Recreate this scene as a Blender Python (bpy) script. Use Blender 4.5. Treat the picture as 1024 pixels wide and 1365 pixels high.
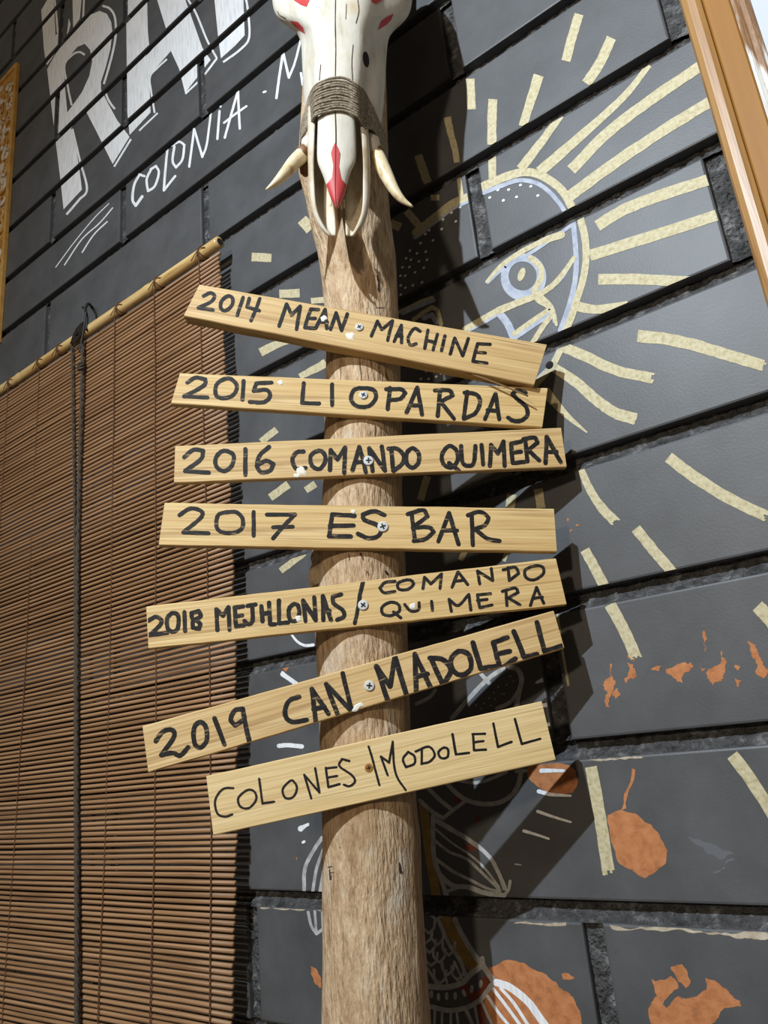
import bpy, bmesh, math, random
from mathutils import Vector, Matrix, noise
from mathutils.geometry import tessellate_polygon
from mathutils.bvhtree import BVHTree

random.seed(7)
for o in list(bpy.data.objects):
    bpy.data.objects.remove(o)
scene = bpy.context.scene
COL = scene.collection

# ------------------------------------------------------------------ camera
YAW, PITCH, ROLL, FPX = 0.622240061, 0.308507573, 0.0992718434, 1003.79819
CAM = Vector((0.0, -1.01558723, 0.207339159))
RM = (Matrix.Rotation(YAW, 3, 'Z') @ Matrix.Rotation(PITCH, 3, 'X') @ Matrix.Rotation(ROLL, 3, 'Y'))
right, fwd, up = RM.col[0], RM.col[1], RM.col[2]
cd = bpy.data.cameras.new('camera'); cam = bpy.data.objects.new('camera', cd); COL.objects.link(cam)
mw = Matrix.Identity(4)
for i in range(3):
    mw[i][0] = right[i]; mw[i][1] = up[i]; mw[i][2] = -fwd[i]; mw[i][3] = CAM[i]
cam.matrix_world = mw
cd.sensor_fit = 'VERTICAL'; cd.sensor_height = 36.0; cd.sensor_width = 27.0
cd.lens = FPX / 1365.0 * 36.0; cd.clip_start = 0.02
scene.camera = cam

# ------------------------------------------------------------------ world, lamps, exposure
world = bpy.data.worlds.new('room'); scene.world = world; world.use_nodes = True
wb = world.node_tree.nodes['Background']
wb.inputs['Color'].default_value = (1.0, 0.86, 0.70, 1); wb.inputs['Strength'].default_value = 0.075

def lamp(name, loc, power, color, radius, aim=None, cone=2.6):
    l = bpy.data.lights.new(name, 'SPOT' if aim else 'POINT'); l.energy = power; l.color = color; l.shadow_soft_size = radius
    o = bpy.data.objects.new(name, l); COL.objects.link(o); o.location = loc
    if aim:
        l.spot_size = cone; l.spot_blend = 1.0
        o.rotation_euler = (Vector(aim) - Vector(loc)).to_track_quat('-Z', 'Y').to_euler()
    return o
lamp('ceiling_spot', (-0.447, -2.396, 2.258), 470, (0.79, 0.90, 1.0), 0.020, (0.22, 0, -0.10), 2.44)
lamp('room_lamp', (0.15, -4.6, 1.55), 240, (1.0, 0.83, 0.62), 0.14)
vs = scene.view_settings
vs.view_transform = 'Standard'; vs.look = 'None'; vs.exposure = 0.0; vs.gamma = 1.0; vs.use_curve_mapping = False

# ------------------------------------------------------------------ helpers
def ray(x, y):
    return right * ((x - 512.0) / FPX) + fwd - up * ((y - 682.5) / FPX)

def onplane(x, y, p0, n):
    d = ray(x, y)
    t = (Vector(p0) - CAM).dot(n) / d.dot(n)
    return CAM + d * t

NY = Vector((0, 1, 0))
def uv_wall(x, y):
    p = onplane(x, y, (0, 0, 0), NY)
    return (p.x, p.z)

def crop(ox, oy, s):
    def f(pts): return [(ox + p[0] / s, oy + p[1] / s) for p in pts]
    f.s = s
    return f

def link(name, me, parent=None, mats=(), smooth=False, mw=None):
    o = bpy.data.objects.new(name, me); COL.objects.link(o)
    for m in (mats if isinstance(mats, (list, tuple)) else [mats]):
        me.materials.append(m)
    if smooth:
        for p in me.polygons: p.use_smooth = True
    if parent is not None: o.parent = parent
    if mw is not None: o.matrix_world = mw
    return o

def mesh(name, verts, faces, parent=None, mats=(), smooth=False, midx=None):
    me = bpy.data.meshes.new(name)
    me.from_pydata([tuple(v) for v in verts], [], faces)
    if midx:
        for p, i in zip(me.polygons, midx): p.material_index = i
    me.update()
    return link(name, me, parent, mats, smooth)

def empty(name, loc=(0, 0, 0), mat=None):
    o = bpy.data.objects.new(name, None); COL.objects.link(o); o.empty_display_size = .05
    if mat is not None: o.matrix_world = mat
    else: o.location = loc
    return o

def tag(o, label=None, cat=None, group=None, kind=None):
    if label: o['label'] = label
    if cat: o['category'] = cat
    if group: o['group'] = group
    if kind: o['kind'] = kind
    return o

class MB:
    def __init__(s): s.v = []; s.f = []; s.m = []
    def add(s, vs, fs, m=0):
        b = len(s.v); s.v += [Vector(v) for v in vs]
        for f in fs: s.f.append([b + i for i in f]); s.m.append(m)
    def box(s, lo, hi, m=0):
        x0, y0, z0 = lo; x1, y1, z1 = hi
        s.add([(x0,y0,z0),(x1,y0,z0),(x1,y1,z0),(x0,y1,z0),(x0,y0,z1),(x1,y0,z1),(x1,y1,z1),(x0,y1,z1)],
              [(0,3,2,1),(4,5,6,7),(0,1,5,4),(1,2,6,5),(2,3,7,6),(3,0,4,7)], m)
    def tube(s, pts, rad, seg=8, m=0, cap=True, closed=False):
        pts = [Vector(p) for p in pts]; n = len(pts); rings = []
        ref = None
        for i, p in enumerate(pts):
            if closed: t = pts[(i+1) % n] - pts[i-1]
            else: t = pts[min(i+1, n-1)] - pts[max(i-1, 0)]
            t.normalize()
            if ref is None:
                ref = Vector((0, 0, 1)) if abs(t.z) < .9 else Vector((1, 0, 0))
            a = (ref - t * ref.dot(t)).normalized(); ref = a
            b = t.cross(a)
            r = rad[i] if isinstance(rad, (list, tuple)) else rad
            rings.append([p + (a * math.cos(k * 2*math.pi/seg) + b * math.sin(k * 2*math.pi/seg)) * r for k in range(seg)])
        vs = [v for rg in rings for v in rg]; fs = []
        for i in range(n if closed else n - 1):
            j = (i + 1) % n
            for k in range(seg):
                l = (k + 1) % seg
                fs.append((i*seg+k, i*seg+l, j*seg+l, j*seg+k))
        if cap and not closed:
            fs.append(tuple(range(seg))[::-1]); fs.append(tuple((n-1)*seg + k for k in range(seg)))
        s.add(vs, fs, m)
    def build(s, name, mats, parent=None, smooth=False):
        return mesh(name, s.v, s.f, parent, mats, smooth, s.m)

def catmull(pts, per=6):
    if len(pts) < 3: 
        a, b = pts[0], pts[-1]
        return [tuple(a[k] + (b[k]-a[k]) * i / 4 for k in range(len(a))) for i in range(5)]
    out = []
    P = [tuple(2*pts[0][k]-pts[1][k] for k in range(len(pts[0])))] + list(pts) + [tuple(2*pts[-1][k]-pts[-2][k] for k in range(len(pts[0])))]
    for i in range(1, len(P) - 2):
        for j in range(per):
            t = j / per
            out.append(tuple(.5*((2*P[i][k]) + (-P[i-1][k]+P[i+1][k])*t + (2*P[i-1][k]-5*P[i][k]+4*P[i+1][k]-P[i+2][k])*t*t
                       + (-P[i-1][k]+3*P[i][k]-3*P[i+1][k]+P[i+2][k])*t**3) for k in range(len(P[i]))))
    out.append(tuple(pts[-1]))
    return out

def closed_spline(pts):
    q = pts[:-1]; n = len(q)
    ext = [q[-2], q[-1]] + q + [q[0], q[1]]
    c = catmull(ext, 6)
    return c[12:12 + 6*n + 1]

def split_corners(pts, lim=62):
    runs = [[pts[0]]]
    for i in range(1, len(pts)):
        runs[-1].append(pts[i])
        if i < len(pts) - 1:
            a = Vector((pts[i][0]-pts[i-1][0], pts[i][1]-pts[i-1][1])); b = Vector((pts[i+1][0]-pts[i][0], pts[i+1][1]-pts[i][1]))
            if a.length > 0 and b.length > 0 and math.degrees(a.angle(b)) > lim: runs.append([pts[i]])
    return runs

def ribbon(pts, w, cap='round', rough=.06, ragged=0.0, seed=0, lim=62):
    """flat polygons (lists of 2-D points) for one brush or marker stroke"""
    rnd = random.Random(seed + len(pts) * 13 + int(pts[0][0] * 7))
    polys = []
    w0, w1 = (w if isinstance(w, tuple) else (w, w))
    tot = sum(math.dist(pts[i], pts[i+1]) for i in range(len(pts)-1)) or 1
    done = 0
    for run in split_corners(pts, lim):
        ln = sum(math.dist(run[i], run[i+1]) for i in range(len(run)-1))
        c = catmull(run) if not (len(run) > 4 and math.dist(run[0], run[-1]) < 1e-6) else closed_spline(run)
        L = []; R = []; acc = 0
        for i, p in enumerate(c):
            if i: acc += math.dist(c[i-1], p)
            q0 = c[max(i-1, 0)]; q1 = c[min(i+1, len(c)-1)]
            dx, dy = q1[0]-q0[0], q1[1]-q0[1]; l = math.hypot(dx, dy) or 1
            nx, ny = -dy/l, dx/l
            f = (done + min(acc, ln)) / tot
            h = .5 * (w0 + (w1-w0) * f)
            a = h * (1 + rnd.uniform(-rough, rough)); b = h * (1 + rnd.uniform(-rough, rough))
            L.append((p[0]+nx*a, p[1]+ny*a)); R.append((p[0]-nx*b, p[1]-ny*b))
        for i in range(len(c) - 1):
            polys.append([L[i], L[i+1], R[i+1], R[i]])
        for end in (0, 1):
            p = c[-1] if end else c[0]; q = c[-2] if end else c[1]
            h = math.dist(L[-1], R[-1])/2 if end else math.dist(L[0], R[0])/2
            ang = math.atan2(p[1]-q[1], p[0]-q[0])
            if cap == 'round':
                polys.append([(p[0]+h*.98*math.cos(ang+math.pi*(k/8-.5)), p[1]+h*.98*math.sin(ang+math.pi*(k/8-.5))) for k in range(9)])
            elif cap == 'brush' and end:
                n = 5; ex, ey = math.cos(ang), math.sin(ang); sx, sy = -ey, ex
                for k in range(n):
                    a0 = -h + 2*h*k/n; a1 = a0 + 2*h/n; e = h * rnd.uniform(.1, .9) * (1+ragged)
                    polys.append([(p[0]+sx*a0, p[1]+sy*a0), (p[0]+sx*a0*.98+ex*e, p[1]+sy*a0*.98+ey*e),
                                  (p[0]+sx*a1*.98+ex*e*.8, p[1]+sy*a1*.98+ey*e*.8), (p[0]+sx*a1, p[1]+sy*a1)])
        done += ln
    return polys

def stroke_list(C, data, rough=.06):
    return [strokes(C, [d], rough=rough) for d in data]

def disc(x, y, rx, ry=None, rot=0, n=12, rough=0):
    ry = ry or rx; c, s = math.cos(rot), math.sin(rot)
    out = []
    for k in range(n):
        a = 2*math.pi*k/n; f = 1 + random.uniform(-rough, rough)
        px, py = rx*f*math.cos(a), ry*f*math.sin(a)
        out.append((x + px*c - py*s, y + px*s + py*c))
    return out

def tess(outer, holes=()):
    loops = [[Vector((p[0], p[1], 0)) for p in l] for l in [outer, *holes]]
    flat = [tuple(v[:2]) for l in loops for v in l]
    return [[flat[i] for i in t] for t in tessellate_polygon(loops)]

def fract(poly, it=2, amp=.16, seed=1):
    rnd = random.Random(seed)
    for _ in range(it):
        out = []
        for i, p in enumerate(poly):
            q = poly[(i+1) % len(poly)]; l = math.dist(p, q); out.append(p)
            if l > 1.2:
                m = ((p[0]+q[0])/2, (p[1]+q[1])/2); o = rnd.uniform(-amp, amp) * l
                out.append((m[0] - (q[1]-p[1])/l*o, m[1] + (q[0]-p[0])/l*o))
        poly = out
    return poly

# ------------------------------------------------------------------ materials
def srgb(r, g, b):
    f = lambda c: (c/255/12.92 if c <= 10 else ((c/255+.055)/1.055)**2.4)
    return (f(r), f(g), f(b), 1)

def material(name, base, rough=.6, metallic=0.0, spec=.5):
    m = bpy.data.materials.new(name); m.use_nodes = True
    b = m.node_tree.nodes['Principled BSDF']
    b.inputs['Base Color'].default_value = base; b.inputs['Roughness'].default_value = rough
    b.inputs['Metallic'].default_value = metallic; b.inputs['Specular IOR Level'].default_value = spec
    return m

def nodes(m): return m.node_tree.nodes, m.node_tree.links, m.node_tree.nodes['Principled BSDF']

def tex_mix(m, cols, scale=(1, 1, 1), nscale=5, detail=6, stops=None, coord='Object', bump=0.0, bscale=None, bdist=.002, distort=0.0, nrough=.6, rot=(0,0,0)):
    """procedural colour from stretched noise + bump"""
    N, L, B = nodes(m)
    tc = N.new('ShaderNodeTexCoord'); mp = N.new('ShaderNodeMapping'); mp.inputs['Scale'].default_value = scale; mp.inputs['Rotation'].default_value = rot
    L.new(tc.outputs[coord], mp.inputs['Vector'])
    nz = N.new('ShaderNodeTexNoise'); nz.inputs['Scale'].default_value = nscale; nz.inputs['Detail'].default_value = detail
    nz.inputs['Roughness'].default_value = nrough; nz.inputs['Distortion'].default_value = distort
    L.new(mp.outputs[0], nz.inputs['Vector'])
    rp = N.new('ShaderNodeValToRGB'); L.new(nz.outputs['Fac'], rp.inputs[0])
    stops = stops or [.3 + .4*i/(len(cols)-1) for i in range(len(cols))]
    e = rp.color_ramp.elements
    while len(e) < len(cols): e.new(.5)
    for i, (s, c) in enumerate(zip(stops, cols)): e[i].position = s; e[i].color = c
    L.new(rp.outputs[0], B.inputs['Base Color'])
    if bump:
        nb = N.new('ShaderNodeTexNoise'); nb.inputs['Detail'].default_value = 6; nb.inputs['Scale'].default_value = bscale or nscale
        L.new(mp.outputs[0], nb.inputs['Vector'])
        bp = N.new('ShaderNodeBump'); bp.inputs['Strength'].default_value = bump; bp.inputs['Distance'].default_value = bdist
        L.new(nb.outputs['Fac'], bp.inputs['Height']); L.new(bp.outputs[0], B.inputs['Normal'])
    return m

def over(m, col, nscale, lo, hi, scale=(1, 1, 1), detail=4, coord='Object'):
    """lay a second noise-shaped colour over whatever drives the base colour"""
    N, L, B = nodes(m)
    tc = N.new('ShaderNodeTexCoord'); mp = N.new('ShaderNodeMapping'); mp.inputs['Scale'].default_value = scale
    L.new(tc.outputs[coord], mp.inputs['Vector'])
    nz = N.new('ShaderNodeTexNoise'); nz.inputs['Scale'].default_value = nscale; nz.inputs['Detail'].default_value = detail
    L.new(mp.outputs[0], nz.inputs['Vector'])
    mr = N.new('ShaderNodeMapRange'); mr.inputs['From Min'].default_value = lo; mr.inputs['From Max'].default_value = hi
    L.new(nz.outputs['Fac'], mr.inputs['Value'])
    mx = N.new('ShaderNodeMix'); mx.data_type = 'RGBA'
    L.new(mr.outputs[0], mx.inputs[0])
    src = B.inputs['Base Color'].links[0].from_socket if B.inputs['Base Color'].links else None
    if src: L.new(src, mx.inputs[6])
    else: mx.inputs[6].default_value = B.inputs['Base Color'].default_value
    mx.inputs[7].default_value = col
    L.new(mx.outputs[2], B.inputs['Base Color'])
    return m

M = {}
M['wall'] = tex_mix(material('black_wall_paint', srgb(64, 65, 69), .47, spec=.36), [srgb(71, 71, 72), srgb(80, 80, 81), srgb(88, 88, 90)], nscale=9, detail=8,
                    bump=.20, bscale=260, bdist=.0010)
M['mortar'] = tex_mix(material('painted_mortar', srgb(70, 69, 68), .75), [srgb(36, 35, 34), srgb(80, 79, 79), srgb(150, 149, 148)], stops=[.3, .55, .78], nscale=60, detail=8,
                      bump=1.0, bscale=190, bdist=.010)
M['white'] = tex_mix(material('white_paint', srgb(214, 217, 222), .55), [srgb(200, 203, 206), srgb(228, 229, 231), srgb(240, 240, 240)], scale=(40, 1, 4), nscale=4, detail=5)
M['pale'] = tex_mix(material('pale_blue_paint', srgb(190, 198, 214), .6, spec=.25), [srgb(138, 144, 162), srgb(164, 170, 184), srgb(182, 186, 194)], scale=(6, 1, 6), nscale=10)
M['gold'] = tex_mix(material('pale_gold_paint', srgb(208, 192, 146), .6, .05, spec=.25), [srgb(162, 149, 112), srgb(188, 177, 143), srgb(200, 191, 162)], nscale=160, detail=6, bump=.3, bscale=160, bdist=.001)
M['ochre'] = tex_mix(material('ochre_paint', srgb(160, 126, 48), .6), [srgb(128, 100, 40), srgb(166, 132, 56)], nscale=60)
M['thinwhite'] = tex_mix(material('thin_white_paint', srgb(178, 178, 176), .6), [srgb(140, 140, 138), srgb(192, 192, 190)], nscale=70)
M['orange'] = tex_mix(material('bare_terracotta', srgb(176, 112, 66), .85), [srgb(150, 92, 54), srgb(178, 115, 70), srgb(190, 128, 84)], nscale=70, detail=8, bump=.4, bscale=120)
M['redbrown'] = tex_mix(material('red_brown_paint', srgb(120, 50, 26), .7), [srgb(96, 40, 22), srgb(128, 56, 30)], nscale=50)
M['cream'] = tex_mix(material('bare_cream_edge', srgb(188, 174, 152), .85), [srgb(150, 134, 112), srgb(196, 184, 164)], nscale=80, detail=8)
M['dust'] = material('scuffed_paint', srgb(94, 95, 100), .7)

def wood(name, cols, rough=.62, dark=None):
    m = tex_mix(material(name, cols[1], rough, spec=.3), cols, scale=(.8, 14, 26), nscale=3.2, detail=9, distort=.35, bump=.45, bscale=9, bdist=.002, stops=[.28, .5, .72])
    over(m, dark or srgb(150, 108, 60), 2.4, .57, .74, scale=(1.1, 20, 46), detail=6)
    over(m, tuple(list(c*.80 for c in cols[0][:3]) + [1]), 3.0, .54, .72, scale=(2.2, 30, 150), detail=7)
    return m
M['board_a'] = wood('old_pine', [srgb(178, 142, 92), srgb(203, 170, 117), srgb(217, 189, 140)])
M['board_b'] = wood('yellow_pine', [srgb(184, 147, 92), srgb(208, 175, 119), srgb(221, 194, 142)])
M['board_c'] = wood('fresh_planed_pine', [srgb(204, 173, 117), srgb(217, 189, 137), srgb(226, 201, 154)], dark=srgb(196, 160, 104))
M['underside'] = material('end_grain', srgb(120, 90, 52), .8)
M['ink'] = over(tex_mix(material('black_marker', srgb(34, 31, 29), .6, spec=.2), [srgb(18, 16, 15), srgb(32, 29, 27), srgb(52, 47, 42)], scale=(30, 1, 30), nscale=3, detail=6), srgb(150, 124, 88), 3.0, .60, .72, scale=(16, 1, 90), detail=6)
M['fineink'] = material('fine_black_marker', srgb(22, 19, 20), .4)
M['plaster'] = material('white_plaster_smear', srgb(226, 220, 206), .8)
M['screw'] = material('zinc_screw', srgb(206, 206, 203), .4, .15)
M['slot'] = material('screw_recess', srgb(24, 22, 20), .6)
M['pole'] = tex_mix(material('weathered_trunk', srgb(180, 150, 112), .8, spec=.25), [srgb(122, 94, 66), srgb(184, 154, 120), srgb(214, 190, 158)], scale=(15, 15, 3.6), nscale=7, detail=10, distort=.4,
                    stops=[.30, .47, .66], bump=1.0, bscale=16, bdist=.006, nrough=.75)
over(M['pole'], srgb(150, 118, 80), 3.0, .56, .76, scale=(2, 2, 1.2), detail=5)
over(M['pole'], srgb(200, 184, 162), 9.0, .58, .74, scale=(3, 3, 2), detail=8)
over(M['pole'], srgb(92, 66, 44), 7.0, .66, .76, scale=(14, 14, 1), detail=6)
M['bark'] = tex_mix(material('pale_bark', srgb(176, 158, 132), .85), [srgb(96, 76, 56), srgb(170, 150, 122), srgb(196, 178, 150)], nscale=60, detail=8, bump=.8, bscale=70, bdist=.004)
M['crack'] = material('crack_dark', srgb(62, 44, 30), .9)
M['bone'] = tex_mix(material('aged_bone', srgb(222, 214, 198), .55, spec=.4), [srgb(176, 164, 140), srgb(203, 195, 178), srgb(214, 208, 195)], scale=(3, 3, 1), nscale=14, detail=8, bump=.25, bscale=40, bdist=.002, stops=[.27, .42, .6])
over(M['bone'], srgb(196, 174, 136), 12, .62, .78)
M['bone_tan'] = tex_mix(material('stained_shaded_bone', srgb(190, 172, 142), .6, spec=.3), [srgb(160, 138, 106), srgb(198, 184, 160), srgb(212, 203, 186)], scale=(2, 2, 1), nscale=16, detail=8, stops=[.3, .48, .64], bump=.3, bscale=50, bdist=.002)  # tan discoloration that also paints in the deeper shade inside the shells
M['red'] = material('red_paint', srgb(190, 62, 62), .55)
M['tusk'] = tex_mix(material('ivory_tusk', srgb(214, 192, 150), .35), [srgb(178, 144, 96), srgb(216, 196, 156), srgb(228, 212, 178)], scale=(2, 2, 2), nscale=22, stops=[.3, .45, .65])
M['gum'] = material('brown_tusk_root', srgb(112, 74, 38), .6)
M['twine'] = tex_mix(material('jute_twine', srgb(128, 112, 92), .9), [srgb(98, 86, 70), srgb(142, 128, 108), srgb(168, 154, 134)], nscale=220, detail=4, bump=.8, bscale=300, bdist=.002)
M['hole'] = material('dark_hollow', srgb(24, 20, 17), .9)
M['rod'] = tex_mix(material('yellow_bamboo', srgb(204, 170, 110), .35), [srgb(176, 136, 78), srgb(208, 176, 118), srgb(220, 192, 138)], scale=(1, 14, 14), nscale=6, detail=5)
M['slat'] = tex_mix(material('brown_reed', srgb(164, 126, 84), .55), [srgb(112, 80, 52), srgb(156, 118, 82), srgb(176, 138, 102)], scale=(1.2, 40, 95), nscale=3.0, detail=5, stops=[.3, .5, .7])
M['thread'] = material('brown_thread', srgb(94, 60, 34), .9)
M['cord'] = tex_mix(material('dark_cord', srgb(70, 62, 52), .9), [srgb(44, 38, 32), srgb(92, 82, 68)], nscale=300, bump=.6, bscale=320)
M['iron'] = material('dark_iron', srgb(66, 58, 50), .35, .7)
M['black'] = material('black_wire', srgb(26, 24, 23), .6)
M['honey'] = tex_mix(material('honey_wood', srgb(206, 158, 92), .40), [srgb(146, 104, 58), srgb(164, 122, 72), srgb(174, 134, 84)], scale=(20, 20, 1), nscale=5, detail=6, bump=.15, bscale=12)
M['amber'] = tex_mix(material('amber_wood', srgb(196, 144, 68), .55, spec=.25), [srgb(146, 98, 36), srgb(156, 108, 44)], scale=(20, 20, 1), nscale=4)
M['distress'] = over(tex_mix(material('whitewashed_wood', srgb(150, 112, 76), .5), [srgb(124, 88, 58), srgb(164, 124, 86)], scale=(16, 16, 1.2), nscale=6, detail=6, bump=.6, bscale=14, bdist=.004), srgb(218, 214, 208), 5, .50, .60, scale=(14, 14, 2), detail=6)
M['canvas'] = material('white_panel', srgb(186, 190, 196), .6)
M['gilt'] = over(tex_mix(material('gilt_carving', srgb(188, 140, 66), .5), [srgb(160, 112, 48), srgb(196, 150, 78)], nscale=30), srgb(206, 198, 182), 26, .5, .58)
M['giltedge'] = tex_mix(material('gilt_edge', srgb(196, 150, 74), .45), [srgb(176, 128, 56), srgb(204, 160, 86)], nscale=30)
M['floor'] = tex_mix(material('dark_floor', srgb(90, 78, 66), .6), [srgb(78, 66, 55), srgb(98, 86, 72)], nscale=8)

# ------------------------------------------------------------------ the block wall
ROW, JH, JW, DEPTH, PITCH_U = 0.2, 0.0258, 0.027, 0.022, 0.708
U0, U1, Z0, Z1 = -3.3, 0.9, -1.3, 3.5
rects = []
vjoints = []      # (u0, u1, z0, z1)
for r in range(-7, 18):
    z0, z1 = max(Z0, ROW*r), min(Z1, ROW*(r+1) - JH)
    if z1 - z0 < .01: continue
    left = -0.478 if r % 2 else -0.108
    js = [left + PITCH_U*k for k in range(-5, 3)]
    if r == -1: js = [j if abs(j + 1.186) > .05 else -1.114 for j in js]
    a = U0
    for j in js:
        if j <= U0 + .02 or j >= U1 - .05: continue
        rects.append((a, j, z0, z1)); vjoints.append((j, j + JW, z0, z1)); a = j + JW
    rects.append((a, U1, z0, z1))

wm = MB()
for (a, b, c, d) in rects:
    rings = []
    for (y, ins) in ((.034, 0), (.0034, 0), (.0009, .0009), (0, .0034)):
        rings.append([(a+ins, y, c+ins), (b-ins, y, c+ins), (b-ins, y, d-ins), (a+ins, y, d-ins)])
    vs_ = [v for rg in rings for v in rg]; fs_ = []
    for i in range(3):
        for k in range(4):
            l = (k+1) % 4; fs_.append((i*4+k, i*4+l, (i+1)*4+l, (i+1)*4+k))
    fs_.append((12, 13, 14, 15))
    wm.add(vs_, fs_, 0)

def mortar(ua, ub, za, zb, horiz):
    fine = ub > -2.4 and ua < .2 and zb > -.35 and za < 3.1
    step = .0045 if fine else .1
    nu = max(2, int((ub-ua)/step)); nz_ = max(2, int((zb-za)/(.0035 if horiz else .007))) if fine else 2
    if not horiz: nu = max(2, int((ub-ua)/.0045)) if fine else 2
    vs_, fs_ = [], []
    for j in range(nz_+1):
        t = j/nz_
        for i in range(nu+1):
            u = ua + (ub-ua)*i/nu; z = za + (zb-za)*t
            n1 = noise.noise(Vector((u*60, z*60, 1.7))); n2 = noise.noise(Vector((u*160, z*160, 4.1))); n0 = noise.noise(Vector((u*7, z*20, 9.2)))
            if horiz: y = .0185 - .0150*(1-min(1, t/.55))**1.1 + .004*n0*(1-t)
            else: y = .011 + .002*n0
            y += .0026*n1 + .0028*n2 + .0016*noise.noise(Vector((u*330, z*330, 7.7)))
            vs_.append((u, max(.0008, min(.03, y)), z))
    for j in range(nz_):
        for i in range(nu):
            k = j*(nu+1)+i; fs_.append((k, k+1, k+nu+2, k+nu+1))
    wm.add(vs_, fs_, 1)
for r in range(-6, 18):
    zt = ROW*r
    if zt < Z1: mortar(U0, U1, zt - JH - .001, zt + .001, True)
for (a, b, c, d) in vjoints:
    mortar(a - .001, b + .001, c, d, False)
wm.box((U0, .032, Z0), (U1, .14, Z1), 1)
wall = wm.build('wall_back', [M['wall'], M['mortar']])
wall['kind'] = 'structure'
fl = MB(); fl.box((U0, -3.2, Z0 - .1), (U1, .14, Z0)); floor = fl.build('floor', M['floor']); floor['kind'] = 'structure'

# ---- paint on the block faces, cut at the joints
FACES = [(a+.001, b-.001, c+.001, d-.001) for a, b, c, d in rects]
def clip(poly, rc):
    a, b, c, d = rc
    for ax, lim, sg in ((0, a, 1), (0, b, -1), (1, c, 1), (1, d, -1)):
        out = []
        for i in range(len(poly)):
            p, q = poly[i-1], poly[i]
            ip, iq = sg*(p[ax]-lim) >= 0, sg*(q[ax]-lim) >= 0
            if ip != iq:
                t = (lim-p[ax])/(q[ax]-p[ax]); out.append((p[0]+(q[0]-p[0])*t, p[1]+(q[1]-p[1])*t))
            if iq: out.append(q)
        poly = out
        if not poly: break
    return poly

def paint(name, items, mats, label=None):
    """items: (layer, material index, polygons in photo pixels)"""
    vs_, fs_, mi = [], [], []
    for k, (layer, m, polys) in enumerate(items):
        y = -.00035 - .00012*layer - .000002*k
        for qi, poly in enumerate(polys):
            w = [uv_wall(*p) for p in poly]
            lo = (min(p[0] for p in w), min(p[1] for p in w)); hi = (max(p[0] for p in w), max(p[1] for p in w))
            for rc in FACES:
                if hi[0] < rc[0] or lo[0] > rc[1] or hi[1] < rc[2] or lo[1] > rc[3]: continue
                c = clip(w, rc)
                if len(c) >= 3:
                    b = len(vs_); vs_ += [(p[0], y - .0000015*(qi % 60), p[1]) for p in c]; fs_.append(list(range(b, b+len(c)))); mi.append(m)
    o = mesh(name, vs_, fs_, wall, mats, False, mi)
    bm = bmesh.new(); bm.from_mesh(o.data)
    bmesh.ops.dissolve_degenerate(bm, dist=1e-6, edges=bm.edges)
    for f in bm.faces:
        f.normal_update()
        if f.normal.y > 0: f.normal_flip()
    bm.to_mesh(o.data); bm.free()
    if label: o['label'] = label
    return o

def strokes(C, data, cap='round', rough=.06, ragged=0.0):
    out = []
    for i, (pts, w) in enumerate(data):
        ww = tuple(x / C.s for x in w) if isinstance(w, tuple) else w / C.s
        out += ribbon(C(pts), ww, cap, rough, ragged, seed=i)
    return out

G1 = crop(560, 0, 2.207); G2 = crop(560, 180, 3.413); G3 = crop(700, 400, 3.16); G6 = crop(740, 780, 2.334)
G7 = crop(500, 260, 7.314); G8 = crop(290, 280, 2.843); A0 = crop(0, 0, 5.12); A1 = crop(190, 0, 4.876); A2 = crop(0, 0, 2.844)
A3 = crop(0, 200, 5.12); K1 = crop(500, 0, 5.12); K2 = crop(500, 200, 5.12); PXC = crop(0, 0, 1)
F0 = crop(380, 860, 2.56); F1 = crop(560, 1020, 5.12); F2 = crop(540, 1180, 4.267); F8 = crop(560, 820, 4.655)
L1 = crop(300, 1100, 5.153); S5w = crop(180, 860, 3.413); S3w = crop(180, 640, 3.413); Q6 = crop(680, 840, 5.12); Q7 = crop(760, 1160, 3.879)
T6 = crop(530, 620, 4.096)

# big brushed lettering
letters = []
letters += tess(A0([(340,-30),(282,70),(300,330),(313,425),(410,280),(422,205),(380,240),(366,-30)]))
letters += tess(A0([(495,-30),(560,-30),(545,130),(500,190)])) + tess(A0([(470,125),(483,165),(470,215),(457,238)]))
letters += tess(A0([(665,-20),(705,-20),(675,25)]))
letters += tess(A0([(322,475),(345,430),(380,370),(450,270),(540,160),(620,100),(680,75),(730,95),(760,150),(768,220),(755,330),(725,450),(690,560),(690,610),(740,710),(800,820),(885,935),(770,1120),(710,1000),(650,880),(580,745),(545,800),(485,875),(520,1010),(545,1170),(560,1294),(435,1429),(410,1200),(385,1000)]),
               [A0([(460,768),(445,600),(435,450),(480,380),(530,320),(580,300),(615,340),(630,420),(610,520),(560,630),(510,700)])])
letters += tess(PXC([(168,-12),(196,-12),(197,70),(194.5,76),(199,100),(201,150),(173,180),(170,150)]))
letters += tess(PXC([(194,76),(224,43),(229,67),(199,101)]))
letters += tess(PXC([(206,-12),(243,-12),(258,30),(270,64),(281,80),(247,124),(239,92),(228,68),(222,40)]))
letters += tess(A1([(465,-40),(655,-40),(660,80),(665,230),(600,300),(510,380),(490,220)]))
outl = strokes(A0, [([(372,-20),(385,100),(395,225)],13),([(575,-20),(568,130)],13),([(320,440),(350,395),(400,320)],12),
    ([(700,40),(750,60),(785,120),(790,250),(760,400),(710,575)],15),([(715,620),(745,690),(785,745)],15),([(580,375),(540,355),(490,380),(440,450),(465,600),(490,720)],14),
    ([(495,880),(545,1090),(595,1290),(540,1365),(455,1465)],15),([(895,950),(840,1040),(780,1138)],13)], cap='flat')
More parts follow.
